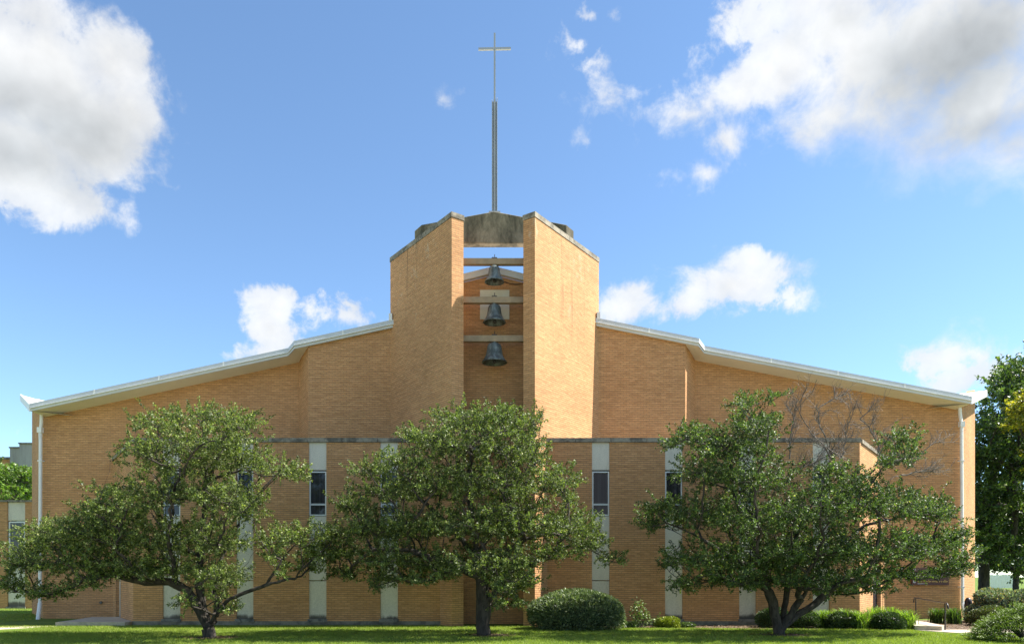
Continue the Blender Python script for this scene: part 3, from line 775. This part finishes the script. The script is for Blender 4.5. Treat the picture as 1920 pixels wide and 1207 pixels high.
def make_tree(name, label, seed, D, stems, lobes, depth, n_leaves, leaf=0.060, r0=0.0055, per=34, m='leaf',
              c1=(.044, .070, .018), c2=(.205, .248, .072), c3=(.32, .33, .12), group=None, bare=None, twig=0.24, layers=3, rmax=9, fy=0.03):
    r = np.random.default_rng(seed)
    sk = Skeleton(r)
    base = P(stems[0][0][0], 1081, D); base.z = 0
    E = empty(name, base, label, 'tree', group)
    for si, st in enumerate(stems):
        pts = [np.array(P(q[0], q[1], D + (q[2] if len(q) > 2 else 0))) for q in st]
        if si == 0: pts[0][2] = -0.05; sk.path(pts)
        else:
            j = int(np.argmin([np.linalg.norm(p - pts[0]) for p in sk.p])); sk.path(pts[1:], j)
    xs = np.array([l[0] for l in lobes]); cxm = (xs.min() + xs.max()) / 2; hw = (xs.max() - xs.min()) / 2 + 30
    blobs = []
    for l in lobes:
        px, py, rx, ry = l[:4]; dens = l[4] if len(l) > 4 else 1.0
        hd = depth * math.sqrt(max(.06, 1 - ((px - cxm) / hw) ** 2))
        offs = [0.0] if layers == 1 else ([-.72, 0, .72] if hd > .6 * depth else [-.45, .45])
        for o in offs:
            o = o * hd + r.uniform(-.25, .25) * hd
            sh = 1.0 if abs(o) < .3 * hd else 0.9
            DD = D + o; c = np.array(P(px + r.uniform(-8, 8), py + r.uniform(-6, 6), DD))
            blobs.append((c, np.array([rx / F * DD * sh, max(.30, hd * .36), ry / F * DD * sh]), rx * ry * dens / len(offs)))
    tot = sum(b[2] for b in blobs)
    trunk_top = np.mean([b[0] for b in blobs], axis=0) * [1, 1, .6]
    blobs.sort(key=lambda b: np.linalg.norm((b[0] - trunk_top)))
    def inside(b, n, lo=0.0, hi=1.0):
        u = unit(r.normal(size=(n, 3))); rr = (lo ** 2 + r.random((n, 1)) * (hi ** 2 - lo ** 2)) ** .5
        return b[0] + u * rr * b[1]
    for b in blobs:
        kd = sk.tree(); sk.attach(b[0] - np.array([0, 0, b[1][2] * .3]), kd)
    for b in blobs:
        kd = sk.tree()
        for q in inside(b, max(4, int(6 + 70 * b[2] / tot * 4)), .3, .9): sk.attach(q, kd, 20, .18, .1, .02)
    kd = sk.tree(); n_tw = n_leaves // per
    wend = np.zeros(len(sk.p)); ends = []; tdir = []
    tubes = []
    for b in blobs:
        k = max(6, int(n_tw * b[2] / tot))
        q = inside(b, k, .25, 1.06); dz_ = q[:, 2] - b[0][2]; q[:, 2] = b[0][2] + np.where(dz_ < 0, dz_ * .62, dz_)
        far = r.random(k) < .10; q[far] = b[0] + (q[far] - b[0]) * r.uniform(1.1, 1.45, (far.sum(), 1))
        for x in q:
            i = sk.nearest(x, kd, 6, .05); tubes.append((i, x, b))
    for i, x, b in tubes:
        a = sk.p[i]; d = x - a; L = np.linalg.norm(d)
        mid = a + d * .55 + r.normal(0, .06 * L + .005, 3)
        j = sk.add(mid, i); e = sk.add(x, j)
        o = (x - b[0]) / b[1]; ends.append(x); 
        dd = (x - mid) / (np.linalg.norm(x - mid) + 1e-6) * .6 + o / (np.linalg.norm(o) + 1e-6) * .5 + np.array([0, 0, .25]) + r.normal(0, .3, 3)
        tdir.append(dd / np.linalg.norm(dd))
    w = np.zeros(len(sk.p)); w[[k for k in range(len(wend) + 1, len(sk.p), 2)]] = 1
    V, Fc_ = sk.mesh(w, r0, rmax=rmax)
    np_mesh('trunk', V, Fc_, 'bark', parent=E, smooth=True)
    # leaves along the last stretch of every twig
    ends = np.array(ends); tdir = np.array(tdir); K = len(ends)
    idx = np.repeat(np.arange(K), per); N = len(idx)
    t = r.uniform(-.55, .75, N)[:, None]
    ld = unit(tdir[idx] * .5 + r.normal(0, .75, (N, 3)) + np.array([0, 0, -.15]))
    pos = ends[idx] + tdir[idx] * t * twig + r.normal(0, .022, (N, 3)) * (twig / .3)
    pos[:, 2] -= (np.abs(t[:, 0]) ** 2) * twig * .12
    nr = unit(r.normal(0, .75, (N, 3)) + np.array([0.15, -.15, .75]))
    L = leaf * r.uniform(.65, 1.25, N)
    LV, LF_ = leaf_arrays(pos, ld, nr, L, L * r.uniform(.5, .68, N))
    cw = leaf_cols(r, N, c1, c2, c3, fy)
    clump = np.repeat(np.repeat(r.uniform(.60, 1.38, K), per), 4)[:, None]
    o = np_mesh('crown', LV, LF_, m, cw * clump, parent=E); o['kind'] = 'stuff'
    # fine leafless twiglets
    tv = []; tf = []
    if bare:
        sb = Skeleton(r); spots = []
        sb.path([np.array(P(bare[0][0][0], bare[0][0][1], D + bare[0][0][2]))] + [np.array(P(q[0], q[1], D + q[2])) for q in bare[0][1:]])
        for st in bare[1:]:
            pts = [np.array(P(q[0], q[1], D + q[2])) for q in st]
            j = sb.add(pts[0], -1); sb.path(pts[1:], j, .12, .02)
        for lvl, (n, ll) in enumerate(((110, .42), (700, .30), (2400, .2))):
            N0 = len(sb.p)
            for _ in range(n):
                i = int(r.integers(0, N0)); pr = sb.par[i]
                d = (sb.p[i] - sb.p[pr]) if pr >= 0 else np.array([0, 0, .1]); d = d / (np.linalg.norm(d) + 1e-6)
                d = d + r.normal(0, .55, 3) + np.array([0.1, 0, .12]); d /= np.linalg.norm(d); cur = i; x = sb.p[i].copy(); ln = ll * r.uniform(.5, 1.3)
                for _k in range(4):
                    x = x + d * ln / 4; cur = sb.add(x, cur); d = d + r.normal(0, .16, 3) + np.array([0, 0, .05]); d /= np.linalg.norm(d)
        tips = np.zeros(len(sb.p)); has = set(sb.par); tips[[i for i in range(len(sb.p)) if i not in has]] = 1
        V, Fc_ = sb.mesh(tips, 0.003, .33)
        o = np_mesh('bare_branches', V, Fc_, 'deadwood', parent=E); o['label'] = 'grey leafless branches rising from the crown'
    return E

GA = 'crabapple trees on the front lawn'
make_tree('crabapple_tree', 'spreading crabapple tree at left with a long low limb reaching right', 11, 19.7,
    [[(394, 1196), (388, 1165, .05), (378, 1130, .1), (372, 1095, .1), (378, 1040, .2), (384, 960, .1), (386, 890, 0), (384, 830, 0)],
     [(384, 1180), (368, 1135, -.1), (350, 1105, -.15), (318, 1090, -.2), (270, 1091, -.3), (225, 1080, -.3), (170, 1065, -.4), (110, 1050, -.3)],
     [(396, 1175), (408, 1148, -.15), (428, 1124, -.2), (460, 1110, -.2), (500, 1096, -.3), (540, 1084, -.3), (580, 1088, -.2), (630, 1092, -.2)],
     [(500, 1096, -.3), (515, 1072, -.3), (535, 1040, -.2), (560, 1015, -.2)],
     [(392, 1170), (402, 1165, .25), (406, 1130, .3), (400, 1080, .4), (430, 1010, .6)],
     [(388, 900, 0), (420, 890, 0), (455, 880, 0), (500, 893, 0), (545, 890, 0)]],
    [(372,778,95,22),(300,800,62,26),(445,795,58,26),(380,832,120,36),(268,842,40,30),(340,868,110,32),(445,860,90,34),(525,880,52,22),(566,895,22,12),
     (320,925,120,40),(235,945,72,34),(425,930,70,44),(190,918,22,10),(150,985,78,34),(70,1005,46,26),(45,1050,56,40),(25,1090,36,24),(120,1048,90,40),
     (215,1015,95,46),(320,1005,120,50),(405,1010,50,60),(250,1062,100,34),(160,1092,40,16),(330,1062,90,34),(420,1072,44,38),(90,1108,50,12),
     (500,1010,34,30),(556,1000,52,26),(600,1035,52,34),(630,1000,40,24),(575,1062,40,16),(520,1065,20,24,.6),
     (365,1135,22,16,.8),(408,1105,22,36),(430,1140,18,10,.6),(190,965,70,34),(120,1010,70,34),(460,955,46,34),(520,1035,30,20),(395,1075,40,28),(350,1120,16,12,.6),(60,1110,44,16),(190,1075,50,24)], 2.0, 145000, group=GA, r0=.0034, rmax=.17)
make_tree('crabapple_tree', 'full round crabapple tree with one straight trunk before the bell tower', 23, 20.5,
    [[(908, 1191), (906, 1160), (905, 1120), (903, 1085), (895, 1040, .1), (885, 980, .1), (880, 900, 0), (885, 830, 0)],
     [(903, 1090), (860, 1062, -.3), (810, 1045, -.6), (760, 1030, -.7), (700, 1030, -.7), (660, 1060, -.6)],
     [(902, 1075), (940, 1040, -.3), (985, 1010, -.6), (1040, 1000, -.7), (1090, 1020, -.6), (1135, 1045, -.6)],
     [(898, 1050), (840, 980, .6), (780, 930, .8), (720, 890, .8)],
     [(897, 1040), (950, 950, .6), (1000, 890, .7), (1010, 830, .7)],
     [(906, 1140), (925, 1115, -.2), (940, 1095, -.3)]],
    [(930,772,46,22),(868,790,74,28),(958,798,55,36),(1004,785,14,22),(800,820,58,24),(880,840,125,40),(745,858,64,24),(690,880,46,16),(1000,845,34,46),
     (1045,900,46,36),(940,905,110,50),(820,905,110,44),(720,920,70,30),(1070,935,24,18),(660,948,44,24),(690,985,60,34),(770,985,90,46),(880,985,100,52),(980,975,90,54),
     (1062,985,64,40),(1108,1012,40,30),(1142,1046,32,14),(1040,1035,60,24),(640,1030,42,30),(725,1040,72,38),(805,1050,64,34),(885,1055,70,34),(705,1088,34,18),(650,1070,36,20),
     (965,1050,60,40),(955,1095,42,34),(930,1130,22,22,.7),(790,1085,26,12),(970,1128,16,8,.5),(930,1085,40,26),(840,1075,40,18),(760,1080,40,16),(985,1085,28,20)], 2.1, 170000, c1=(.040, .066, .019), c2=(.185, .228, .068), group=GA, r0=.0036, rmax=.23)
make_tree('crabapple_tree', 'broad multi-stemmed crabapple tree at right with bare grey upper branches', 37, 20.6,
    [[(1462, 1192), (1458, 1170), (1452, 1140), (1442, 1110, -.1), (1430, 1070, -.2), (1405, 1000, -.2), (1375, 920, -.1), (1370, 850, 0), (1395, 780, 0)],
     [(1462, 1185), (1470, 1150, .1), (1476, 1105, .2), (1480, 1050, .2), (1500, 980, .2), (1545, 910, .2), (1560, 870, 0)],
     [(1464, 1180), (1484, 1150, -.1), (1510, 1112, -.2), (1524, 1080, -.2), (1560, 1035, -.4), (1620, 985, -.4), (1700, 965, -.4)],
     [(1468, 1178), (1495, 1152, .2), (1530, 1130, .3), (1575, 1090, .5), (1640, 1050, .5), (1730, 1040, .5)],
     [(1440, 1105), (1400, 1060, -.4), (1350, 1030, -.6), (1300, 1000, -.6), (1250, 980, -.6)],
     [(1500, 980), (1590, 920, .1), (1640, 880, .1), (1648, 830, .1)]],
    [(1392,758,34,20),(1412,790,52,30),(1290,815,42,22),(1258,830,24,14),(1362,832,84,44),(1452,748,14,8,.6),(1440,800,26,26),(1330,885,70,42),(1415,890,80,50),(1238,955,44,20),(1222,985,34,18),
     (1310,965,90,46),(1420,975,100,56),(1535,960,90,54),(1590,905,70,36),(1545,880,50,16),(1685,818,34,26),(1700,850,32,24),(1660,865,26,20),(1640,940,90,46),(1715,950,60,34),(1755,965,44,26),
     (1540,1030,110,50),(1650,1025,100,46),(1740,1025,70,40),(1792,1000,34,28),(1800,1045,38,30),(1775,1075,44,18),(1420,1048,100,44),(1310,1045,74,38),(1285,1095,40,18),(1365,1080,66,32),
     (1500,1085,64,34),(1600,1080,74,26),(1690,1075,60,20),(1470,1040,60,40),(1250,1055,22,12),(1400,1092,50,22),(1560,1105,60,18),(1470,1085,40,26),(1630,1100,50,14)], 2.1, 190000, group=GA, r0=.0034, rmax=.15,
    c1=(.028, .055, .018), c2=(.125, .180, .052), fy=.03,
    bare=[[(1560, 860, 0), (1545, 835, 0), (1520, 812, .1), (1500, 775, .1), (1505, 735, .1)],
          [(1562, 858, -.2), (1550, 828, -.2), (1537, 800, -.3), (1531, 765, -.3), (1545, 758, -.3), (1572, 742, -.3)],
          [(1575, 860, .4), (1585, 830, .4), (1590, 795, .4), (1600, 760, .4)],
          [(1645, 870, .1), (1648, 835, .1), (1630, 800, .1), (1612, 785, .1), (1636, 768, .1)],
          [(1480, 860, .3), (1482, 820, .3), (1490, 780, .3), (1503, 745, .3)],
          [(1700, 880, .2), (1725, 850, .2), (1750, 830, .2), (1770, 822, .2)],
          [(1690, 890, -.2), (1720, 885, -.2), (1755, 878, -.2)],
          [(1500, 880, .5), (1530, 865, .5), (1560, 850, .5)]])

# trees beyond
make_tree('shade_tree', 'large dark green shade tree at the right edge behind the church', 41, 44,
    [[(1845, 1130), (1845, 1040), (1850, 960), (1865, 880), (1885, 780), (1900, 700)], [(1850, 960), (1900, 900), (1960, 850)], [(1848, 1000), (1800, 930), (1790, 860)]],
    [(1905,690,30,26),(1925,720,50,40),(1880,745,34,28),(1862,790,36,34),(1915,800,60,44),(1850,850,34,46),(1900,870,60,50),(1845,930,36,46),(1900,950,60,46),(1850,1000,40,40),(1905,1020,60,32),(1965,760,60,60),(1980,860,60,70),(1970,970,60,60),
     (1868,1050,30,16),(1920,1060,40,20),(1800,880,40,60),(1800,980,40,50),(1885,715,12,10)], 5.0, 85000, leaf=.19, r0=.011, m='leaf_far', twig=.7, rmax=.30,
    c1=(.036, .066, .020), c2=(.115, .165, .045), c3=(.22, .25, .08))
make_tree('shade_tree', 'yellowing lighter tree at the right edge in front of the dark shade tree', 43, 37,
    [[(1965, 1130), (1965, 1000), (1955, 900), (1945, 810)], [(1955, 900), (1925, 830), (1905, 785)]],
    [(1908,772,12,8),(1918,782,14,8),(1932,765,26,20),(1920,748,16,12),(1955,800,36,34),(1908,800,10,6),(1965,870,34,40)], 1.6, 9000, leaf=.16, r0=.010, m='leaf_far', twig=.5,
    c1=(.12, .15, .02), c2=(.34, .30, .03), c3=(.46, .36, .03), fy=.25, rmax=.16)
make_tree('shade_tree', 'deep shaded tree filling the gap low behind the right hedge', 47, 70,
    [[(1905, 1115), (1905, 1060), (1900, 980)], [(1905, 1060), (1940, 1000)]],
    [(1880,1000,50,40),(1930,1000,50,50),(1900,1045,60,22),(1860,1030,40,26),(1960,1040,50,40),(1900,930,60,40),(1845,1060,20,14),(1925,1068,30,12)], 4.0, 12000, leaf=.3, r0=.016, m='leaf_far', twig=1.0, layers=2 if False else 3,
    c1=(.016, .036, .010), c2=(.035, .07, .015))
make_tree('young_tree', 'bright green leafy tree behind the low annex at far left', 53, 50,
    [[(25, 1110), (25, 1000), (28, 930), (30, 900)]],
    [(45,895,18,14),(20,905,30,20),(55,918,26,22),(25,932,40,20),(0,900,24,30),(70,905,26,26),(-10,940,30,20),(40,880,8,8),(3,878,8,10)], 2.2, 9000, leaf=.17, r0=.012, m='leaf_far', twig=.55,
    c1=(.07, .14, .02), c2=(.16, .25, .035), c3=(.25, .30, .06))

def shrub(name, label, px0, px1, ytop, D, ry, n, leaf, c1, c2, c3=None, seed=1, lump=.08, cat='shrub', group=None, up=.4, wratio=.5, stem_z=0.0, f3=.08, power=2.4, flat=0.0):
    r = np.random.default_rng(seed)
    x0, x1 = X(px0, D), X(px1, D); h = Z(ytop, D); cx_, rx = (x0 + x1) / 2, (x1 - x0) / 2
    E = empty(name, (cx_, D, 0), label, cat, group)
    u = unit(r.normal(size=(n, 3))); u[:, 2] = np.abs(u[:, 2]) * (1 if power < 2 else 1)
    low = r.random(n) < .25; u[low, 2] *= -.35; u = unit(u)
    # superellipsoid direction radius, lumpy
    def lumpy(u):
        k = np.zeros(len(u))
        for j in range(7):
            a = kv[j]; k += np.sin(u @ a[:3] * a[3] + a[4])
        return 1 + lump * k / 2.2
    kv = [np.r_[r.normal(size=3) , r.uniform(2, 6), r.uniform(0, 6)] for _ in range(7)]
    sup = (np.abs(u[:, 0]) ** power + np.abs(u[:, 1]) ** power + np.abs(u[:, 2]) ** power) ** (-1 / power)
    rad = sup * lumpy(u) * (1 - .22 * r.random(n) ** 2.2)
    zc = h * .36; sc3 = np.array([rx, ry, h - zc])
    pos = u * rad[:, None] * sc3 + np.array([cx_, D, zc])
    pos[:, 2] = np.where(pos[:, 2] < .02, .02 + .1 * r.random(n), pos[:, 2])
    nrm = unit(u * .6 + r.normal(0, .6, (n, 3)) + np.array([0, 0, .3]))
    dirs = unit(u * .7 + np.array([0, 0, up]) + r.normal(0, .5, (n, 3)))
    L = leaf * r.uniform(.6, 1.3, n)
    LV, LF_ = leaf_arrays(pos, dirs, nrm, L, L * wratio, .05)
    o = np_mesh('foliage', LV, LF_, 'needle', leaf_cols(r, n, c1, c2, c3, f3), parent=E); o['kind'] = 'stuff'
    # solid inner core, leaf colour darkened to paint in the shade inside
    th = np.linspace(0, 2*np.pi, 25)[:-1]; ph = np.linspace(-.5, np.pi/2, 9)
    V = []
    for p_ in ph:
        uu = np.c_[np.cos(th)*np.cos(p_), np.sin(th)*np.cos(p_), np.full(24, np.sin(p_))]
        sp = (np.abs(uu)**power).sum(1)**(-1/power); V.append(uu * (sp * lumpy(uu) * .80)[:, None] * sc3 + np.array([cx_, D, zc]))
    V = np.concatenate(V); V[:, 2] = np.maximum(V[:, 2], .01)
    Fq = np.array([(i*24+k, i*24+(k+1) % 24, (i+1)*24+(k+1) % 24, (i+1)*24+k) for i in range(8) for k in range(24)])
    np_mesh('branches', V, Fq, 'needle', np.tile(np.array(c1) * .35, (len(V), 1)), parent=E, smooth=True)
    return E
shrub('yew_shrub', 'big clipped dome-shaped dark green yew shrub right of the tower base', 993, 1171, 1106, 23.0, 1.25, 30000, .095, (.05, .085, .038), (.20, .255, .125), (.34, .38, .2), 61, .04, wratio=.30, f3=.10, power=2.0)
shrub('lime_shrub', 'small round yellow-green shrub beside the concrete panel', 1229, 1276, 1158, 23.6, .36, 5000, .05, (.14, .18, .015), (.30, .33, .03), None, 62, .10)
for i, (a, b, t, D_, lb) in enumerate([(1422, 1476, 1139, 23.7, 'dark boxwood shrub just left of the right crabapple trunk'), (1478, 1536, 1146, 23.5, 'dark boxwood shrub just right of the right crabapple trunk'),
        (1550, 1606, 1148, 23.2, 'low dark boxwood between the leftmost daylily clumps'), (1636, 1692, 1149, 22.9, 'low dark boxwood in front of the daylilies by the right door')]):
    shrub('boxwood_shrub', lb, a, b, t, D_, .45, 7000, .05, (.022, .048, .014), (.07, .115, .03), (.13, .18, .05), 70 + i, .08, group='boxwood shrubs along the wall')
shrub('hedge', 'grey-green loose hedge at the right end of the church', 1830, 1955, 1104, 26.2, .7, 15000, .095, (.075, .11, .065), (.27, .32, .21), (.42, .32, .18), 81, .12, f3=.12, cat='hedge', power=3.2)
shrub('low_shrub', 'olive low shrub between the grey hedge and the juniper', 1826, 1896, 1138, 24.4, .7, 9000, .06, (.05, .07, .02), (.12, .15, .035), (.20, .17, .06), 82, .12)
# juniper with layered feathery tips
def juniper():
    r = np.random.default_rng(90); D = 18.7
    cx_ = X(1925, D); E = empty('juniper_shrub', (cx_, D, 0), 'spreading bright green juniper in the bottom right corner', 'shrub')
    pos, dr, cl = [], [], []
    for _ in range(330):
        a = r.uniform(0, 2*np.pi); q = r.random() ** .55; rr = 1.28 * q
        h = max(.08, .80 * (1 - q ** 1.9)) * r.uniform(.8, 1.12)
        c = np.array([cx_ + rr * np.cos(a), D + 1.05 * q * np.sin(a), h]); od = np.array([np.cos(a), np.sin(a), .30 + .4 * (1 - q)]); od /= np.linalg.norm(od)
        n = 80; t = r.random(n)[:, None]
        pos.append(c + od * (t - .6) * .38 + r.normal(0, .04, (n, 3)) * np.array([1.3, 1.3, .55])); dr.append(od * .8 + r.normal(0, .45, (n, 3)))
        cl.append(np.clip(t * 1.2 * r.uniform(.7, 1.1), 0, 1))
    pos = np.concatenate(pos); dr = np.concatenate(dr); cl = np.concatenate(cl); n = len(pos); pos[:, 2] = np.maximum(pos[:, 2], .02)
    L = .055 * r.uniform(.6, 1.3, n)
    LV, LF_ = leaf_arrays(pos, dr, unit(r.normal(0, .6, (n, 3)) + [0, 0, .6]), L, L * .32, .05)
    col = np.array([.018, .042, .009]) * (1 - cl) + np.array([.15, .215, .034]) * cl  # dark inner ends paint in the shaded gaps between the sprigs
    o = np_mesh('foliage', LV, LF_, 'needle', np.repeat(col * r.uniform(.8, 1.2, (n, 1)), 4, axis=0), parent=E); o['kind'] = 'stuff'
    m = MB(); r2 = random.Random(4)
    for k in range(9):
        a = k * .7; m.tube([(cx_, D, 0), (cx_ + .35 * math.cos(a), D + .3 * math.sin(a), .3), (cx_ + .85 * math.cos(a), D + .7 * math.sin(a), .38)], [.05, .03, .01], 6)
    m.build('branches', 'bark', E)
juniper()
# daylily clumps: arching strap leaves
def blade_clump(name, label, px, D, h, spread, n, seed, c1=(.05, .12, .02), c2=(.13, .23, .04), group=None):
    r = np.random.default_rng(seed); x = X(px, D)
    E = empty(name, (x, D, 0), label, 'plant', group)
    V, Fq, C = [], [], []
    for k in range(n):
        a = r.uniform(0, 2*np.pi); b0 = np.array([x + r.normal(0, spread * .3), D + r.normal(0, spread * .3), 0]); out = np.array([np.cos(a), np.sin(a), 0])
        hh = h * r.uniform(.6, 1.12); rch = spread * r.uniform(.3, 1.3); side = np.array([-np.sin(a), np.cos(a), 0]); w = r.uniform(.008, .016)
        c = np.array(c1) + (np.array(c2) - np.array(c1)) * r.random(); base = len(V)
        for t in (0, .25, .5, .72, .88, 1.0):
            p = b0 + out * rch * t ** 1.8 + np.array([0, 0, hh * (1.25 * t - .35 * t ** 3.2)]); ww = w * (1 - t ** 3) + .001
            V += [p - side * ww, p + side * ww]; C += [c * (.8 + .3 * t)] * 2
        Fq += [(base + 2*i, base + 2*i + 1, base + 2*i + 3, base + 2*i + 2) for i in range(5)]
    o = np_mesh('blades', np.array(V), np.array(Fq), 'blade', np.array(C), parent=E); o['kind'] = 'stuff'
    return E
lil = [(1549, 23.5, .60, 'leftmost bright daylily clump, right of the right crabapple trunk'), (1581, 23.9, .62, 'tall daylily clump between two low boxwoods, second from the left'),
       (1613, 23.0, .60, 'daylily clump in front of the narrow sunlit brick strip'), (1640, 23.6, .72, 'daylily clump in front of the dark glass door'),
       (1672, 23.3, .70, 'daylily clump below the wide sunlit brick strip'), (1700, 23.0, .62, 'daylily clump just left of the pale step slab'),
       (1757, 25.8, .55, 'daylily clump between the handrail posts against the wall'), (1788, 25.4, .58, 'daylily clump left of the right downpipe foot')]
for i, (px, D_, h_, lb) in enumerate(lil):
    dk = i >= 6
    blade_clump('daylily_clump', lb, px, D_, h_, .36 if not dk else .32, 230, 100 + i, (.035, .08, .018) if dk else (.09, .17, .025), (.09, .15, .035) if dk else (.25, .36, .06), 'daylily clumps by the right door')
# rose bush
def rose():
    r = np.random.default_rng(120); D = 23.5
    E = empty('rose_bush', (X(1205, D), D, 0), 'spindly pale green bush between the clipped yew and the lime shrub', 'shrub')
    stems = [[(1203, 1178), (1198, 1155), (1190, 1130)], [(1204, 1178), (1208, 1160), (1212, 1145)], [(1206, 1178), (1218, 1165), (1236, 1156)], [(1202, 1178), (1196, 1168), (1190, 1160)], [(1204, 1178), (1205, 1150), (1196, 1122)], [(1205, 1178), (1200, 1172), (1183, 1140)]]
    m = MB(); pos = []
    for st in stems:
        pts = [P(a, b, D + r.uniform(-.15, .15)) for a, b in st]; pts[0].z = 0; m.tube(pts, [.012, .009, .005], 5)
        for q in range(8 * 9):
            t = .4 + .6 * r.random(); i = 0 if t < .5 else 1; p = pts[i].lerp(pts[i+1], (t - .5 * i) * 2 if i else t * 2); pos.append(np.array(p) + r.normal(0, .085, 3))
    m.build('stems', 'bark', E)
    pos = np.array(pos); n = len(pos); pos[:, 2] = np.maximum(pos[:, 2], .03); L = .085 * r.uniform(.7, 1.2, n)
    LV, LF_ = leaf_arrays(pos, r.normal(0, 1, (n, 3)), unit(r.normal(0, .6, (n, 3)) + [.2, -.3, .6]), L, L * .6)
    o = np_mesh('leaves', LV, LF_, 'needle', leaf_cols(r, n, (.08, .13, .03), (.20, .26, .09), None), parent=E); o['kind'] = 'stuff'
rose()
for px, lb in ((1181, 'small leafy ground plant beside the clipped yew'), (1288, 'small leafy ground plant right of the lime shrub')):
    shrub('ground_plant', lb, px - 12, px + 14, 1168, 23.6, .2, 700, .05, (.05, .09, .02), (.12, .18, .04), None, px, .25, cat='plant')

# mulch rings, fallen leaves and lawn blades
tree_bases = [(X(394, 19.7), 19.7), (X(908, 20.5), 20.5), (X(1462, 20.6), 20.6)]
for (x, y) in tree_bases:
    sheet('mulch_ring', [(x + .75 * rr * math.cos(t) + .12, y - .05 + .55 * rr * math.sin(t)) for t, rr in [(k * 2 * math.pi / 28, rng.uniform(.8, 1.15)) for k in range(28)]], 0.006, 'mulch')
def grass():
    r = np.random.default_rng(7); n = 330000
    y = 16.6 + (24.55 - 16.6) * r.random(n) ** .85; x = (r.random(n) * 2 - 1) * (y * .74) ; x = x * 1.0
    # strip on the far left and right beyond the wing
    k = r.random(n) < .10; y[k] = r.uniform(23.2, 37.5, k.sum()); x[k] = r.uniform(-27, -17.6, k.sum())
    keep = np.ones(n, bool)
    for (bx, by) in tree_bases: keep &= ((x - bx - .12) / .72) ** 2 + ((y - by + .05) / .52) ** 2 > r.uniform(.5, 1.2, n)
    keep &= ~((x > 12.3) & (y > 21.05)) & ~((x > 3.1) & (y > 23.3)) & ~((x > 6.5) & (y > 23.2 - (x - 6.5) * .11))
    keep &= ~((x < -14.4) & (y > 21.95 + .005 * 0) & (y < 23.35)) & ~((x < -12.35) & (x > -15.2) & (y > 24.3))
    x, y = x[keep], y[keep]; n = len(x)
    h = r.uniform(.025, .062, n); a = r.uniform(0, 2*np.pi, n); w = r.uniform(.0035, .007, n)
    p = np.c_[x, y, np.zeros(n)]; s = np.c_[np.cos(a), np.sin(a), np.zeros(n)] * w[:, None]
    tip = p + np.c_[r.normal(0, .02, n), r.normal(0, .02, n), h]
    V = np.stack([p - s, p + s, tip], 1).reshape(-1, 3)
    pat = .5 + .5 * np.sin(x * 1.3 + 2 * np.sin(y * .9)) * np.sin(y * 1.7 + x * .4)
    t = np.clip(.6 * r.random(n) + .4 * pat, 0, 1)[:, None]
    c = np.array([.15, .225, .03]) * (1 - t) + np.array([.31, .37, .075]) * t
    dry = r.random(n) < .04; c[dry] = (.24, .21, .09)
    o = np_mesh('grass', V, np.arange(3 * n).reshape(n, 3), 'blade', np.repeat(c, 3, axis=0)); o['kind'] = 'stuff'
    o['label'] = 'short mown green grass across the front lawn'; o['category'] = 'grass'
grass()
def litter():
    r = np.random.default_rng(8); pos = []
    for (x, y) in tree_bases:
        k = 420; a = r.uniform(0, 2*np.pi, k); q = r.random(k) ** .6; pos.append(np.c_[x + .12 + 1.0 * q * np.cos(a), y - .05 + .7 * q * np.sin(a), r.uniform(.01, .03, k)])
    k = 2200; pos.append(np.c_[r.uniform(3.2, 12.2, k), r.uniform(23.3, 24.5, k), r.uniform(.01, .03, k)])
    k = 1500; pos.append(np.c_[r.uniform(13.2, 18, k), r.uniform(22.8, 26.8, k), r.uniform(.01, .04, k)])
    pos = np.concatenate(pos); n = len(pos); L = r.uniform(.03, .075, n)
    LV, LF_ = leaf_arrays(pos, r.normal(0, 1, (n, 3)) * [1, 1, .15], unit(r.normal(0, .3, (n, 3)) + [0, 0, 1]), L, L * .5)
    o = np_mesh('wood_chips', LV, LF_, 'needle', leaf_cols(r, n, (.05, .03, .018), (.25, .17, .11), None)); o['kind'] = 'stuff'
    o['label'] = 'brown wood chips and fallen leaves on the mulch'; o['category'] = 'mulch'
litter()
